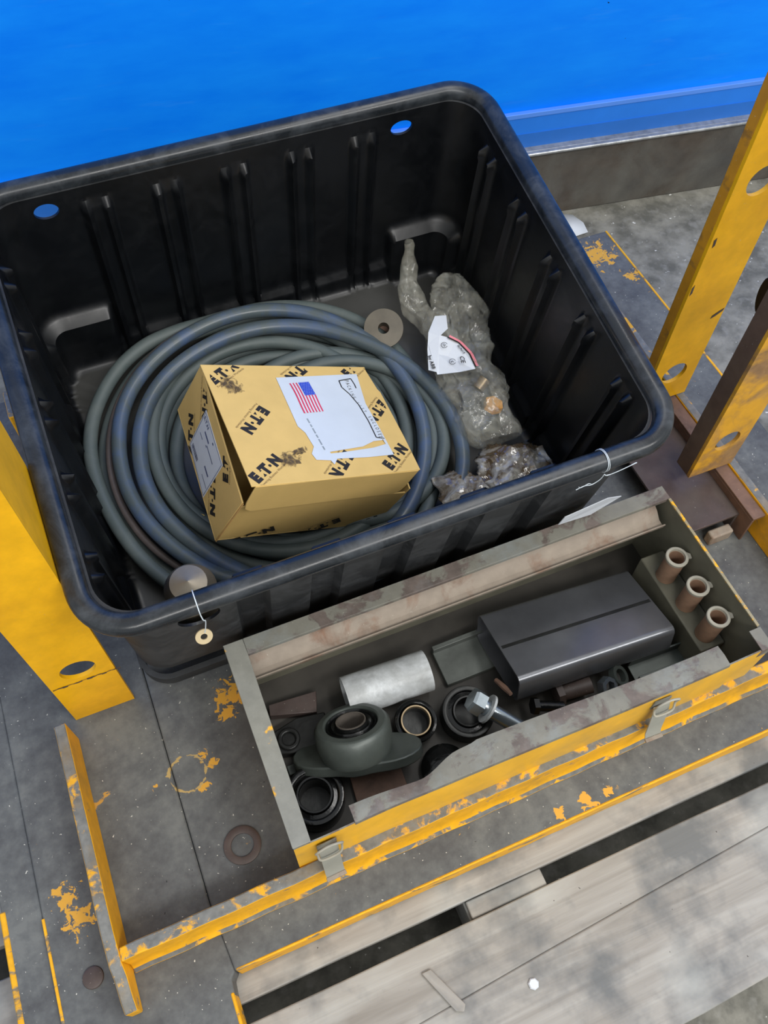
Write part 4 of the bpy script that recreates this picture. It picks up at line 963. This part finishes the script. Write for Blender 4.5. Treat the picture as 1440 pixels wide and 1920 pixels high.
# a second, dark flange plate underneath
g = G(); g.prism([(-.030 + .0, -.016), (.02, -.026), (.052, -.02), (.052, .024), (.01, .028), (-.026, .018)], 0, .018); g.lathe([(.009, .018), (.016, .018), (.0165, .024), (.0095, .024)], 24, closed=True, M=TR(-.008, 0, 0))
part(g, 'bearing_plate', M_DARK, None, TR(.052, .395, ZB) @ RZ(-4), label='dark bearing plate left of the grey bearing housing', cat='plate', bevel=.002)
def ringset(name, lab, c, tilt, R, mats, h=.03, cat='bearing', bore=.5):
    MR = TR(*c) @ tilt; t = thing(name, lab, cat, MR)
    g = G(); g.lathe([(R * .80, h), (R * .86, h + .001), (R * .97, h), (R, h - .003), (R, 0), (R * .9, 0)], 44); part(g, 'outer_ring', mats[0], t, MR, smooth=40)
    g = G(); g.lathe([(R * .80, h - .001), (R * .76, h - .005), (R * (bore + .12), h - .004), (R * (bore + .10), h - .001)], 44); part(g, 'seal', mats[1], t, MR, smooth=40)
    g = G(); g.lathe([(R * (bore + .10), h), (R * (bore + .08), h + .002), (R * (bore + .02), h + .002), (R * bore, h), (R * bore, h - .006)], 44); part(g, 'inner_ring', mats[2], t, MR, smooth=40)
    g = G(); g.lathe([(R * bore, h - .0061), (R * bore, .001), (.0001, .001)], 44); part(g, 'bore', M_DARK, t, MR, smooth=40)
ringset('bronze_bearing', 'round bearing with bronze coloured ring beside the grey housing', (.2200, .3505, .012), RX(8), .031, (M_OILY, M_OILY, M_BRASS), .030, bore=.62)
ringset('greasy_bearing', 'large greasy dark bearing under the bright bolt head', (.2960, .3340, .010), RX(6), .0385, (M_DARK, M_OILY, M_DARK), .030, bore=.50)
ringset('dark_bearing', 'dark bearing in the front left corner of the toolbox', (.0500, .3030, ZB), RX(0), .0410, (M_OILY, M_OILY, M_OILY), .042, bore=.52)
# bright bolt with a rod end
MBo = aim((.3060, .3235, .078), (.50, -.52, -.30)); bl = thing('hex_bolt', 'bright zinc hex bolt with large head standing tilted in the toolbox', 'bolt', MBo)
g = G(); g.lathe([(.0001, -.016), (.0160, -.016), (.0185, -.012), (.0185, .003), (.0001, .003)], 6); part(g, 'head', M_ZINC, bl, MBo, smooth=20)
g = G(); g.lathe([(.0115, .003), (.0115, .085), (.0085, .088), (.0001, .088)], 24); part(g, 'shank', M_ZINC, bl, MBo)
g = G(); g.lathe([(.0118, .012), (.0215, .012), (.0215, .0155), (.0118, .0155)], 32, closed=True); part(g, 'washer', M_ALU, bl, MBo, smooth=40)
# rusty strips, plates, small parts
def simple(g, name, mat, lab, cat, M=I4, **k): return part(g, name, mat, None, M, label=lab, cat=cat, **k)
g = G(); g.prism([(.0300, .4395), (.0950, .4195), (.1050, .4500), (.0330, .4560)], ZB, .020); simple(g, 'steel_offcut', M_RUSTD, 'brown steel offcut against the back left corner of the toolbox', 'offcut', bevel=.001)
g = G(); g.prism([(.1020, .2780), (.1760, .2640), (.1780, .3030), (.1060, .3180)], ZB, .012); simple(g, 'steel_offcut', M_RUST, 'rust brown plate under the front edge of the bearing housing', 'offcut', bevel=.001)
g = G(); g.box((0, 0, 0), (.090, .030, .003)); g.box((0, 0, .003), (.090, .003, .022)); g.box((0, .027, .003), (.090, .030, .022)); simple(g, 'channel_bracket', M_CAST, 'grey channel bracket under the right end of the rectangular tube', 'bracket', TR(.553, .2800, .018) @ RZ(-2), bevel=.0006)
g = G(); g.lathe([(.0085, 0), (.0150, 0), (.0150, .013), (.0085, .013)], 6, closed=True, M=aim((.5000, .2900, .036), (.2, -.5, .8))); simple(g, 'hex_nut', M_ZINC, 'zinc hex nut by the front flange near the grey bracket', 'nut', smooth=20)
g = G(); g.lathe([(.010, 0), (.016, 0), (.016, .010), (.010, .010)], 28, closed=True, M=aim((.5230, .2960, .034), (.5, -.2, .8))); simple(g, 'spacer_ring', M_CAST, 'grey spacer ring right of the hex nut', 'ring', smooth=40)
g = G(); g.tube([(.440, .306, .030), (.482, .300, .036)], .0125, 20); g.lathe([(.0001, 0), (.017, 0), (.017, .010), (.0001, .010)], 6, M=aim((.438, .306, .030), (-1, .1, 0))); simple(g, 'dark_bolt', M_RUSTD, 'dark rusty bolt lying along the front of the rectangular tube', 'bolt', smooth=30)
g = G(); g.tube([(.392, .300, .040), (.428, .286, .034)], .008, 16); g.lathe([(.0001, 0), (.013, 0), (.013, .008), (.0001, .008)], 6, M=aim((.392, .300, .040), (-1, .3, .2))); simple(g, 'dark_bolt', M_OILY, 'greasy black bolt beside the bright bolt shank', 'bolt', smooth=30)
g = G(); g.tube([(.348, .352, .060), (.351, .333, .072), (.353, .320, .078)], [.0035, .0045, .003], 8); simple(g, 'rusty_shackle_pin', M_RUST, 'thin rusty pin leaning against the left end of the rectangular tube', 'pin')
g = G(); g.lathe([(.0001, ZB), (.034, ZB), (.034, .016), (.030, .019), (.0001, .019)], 30, M=TR(.236, .276, 0)); simple(g, 'black_hub', M_OILY, 'black greasy hub at the dented front of the toolbox', 'hub', smooth=40)
g = G(); g.box((.028, .348, ZB), (.098, .362, .018)); simple(g, 'steel_bar', M_CAST, 'short grey steel bar above the front left bearing', 'bar', bevel=.001)
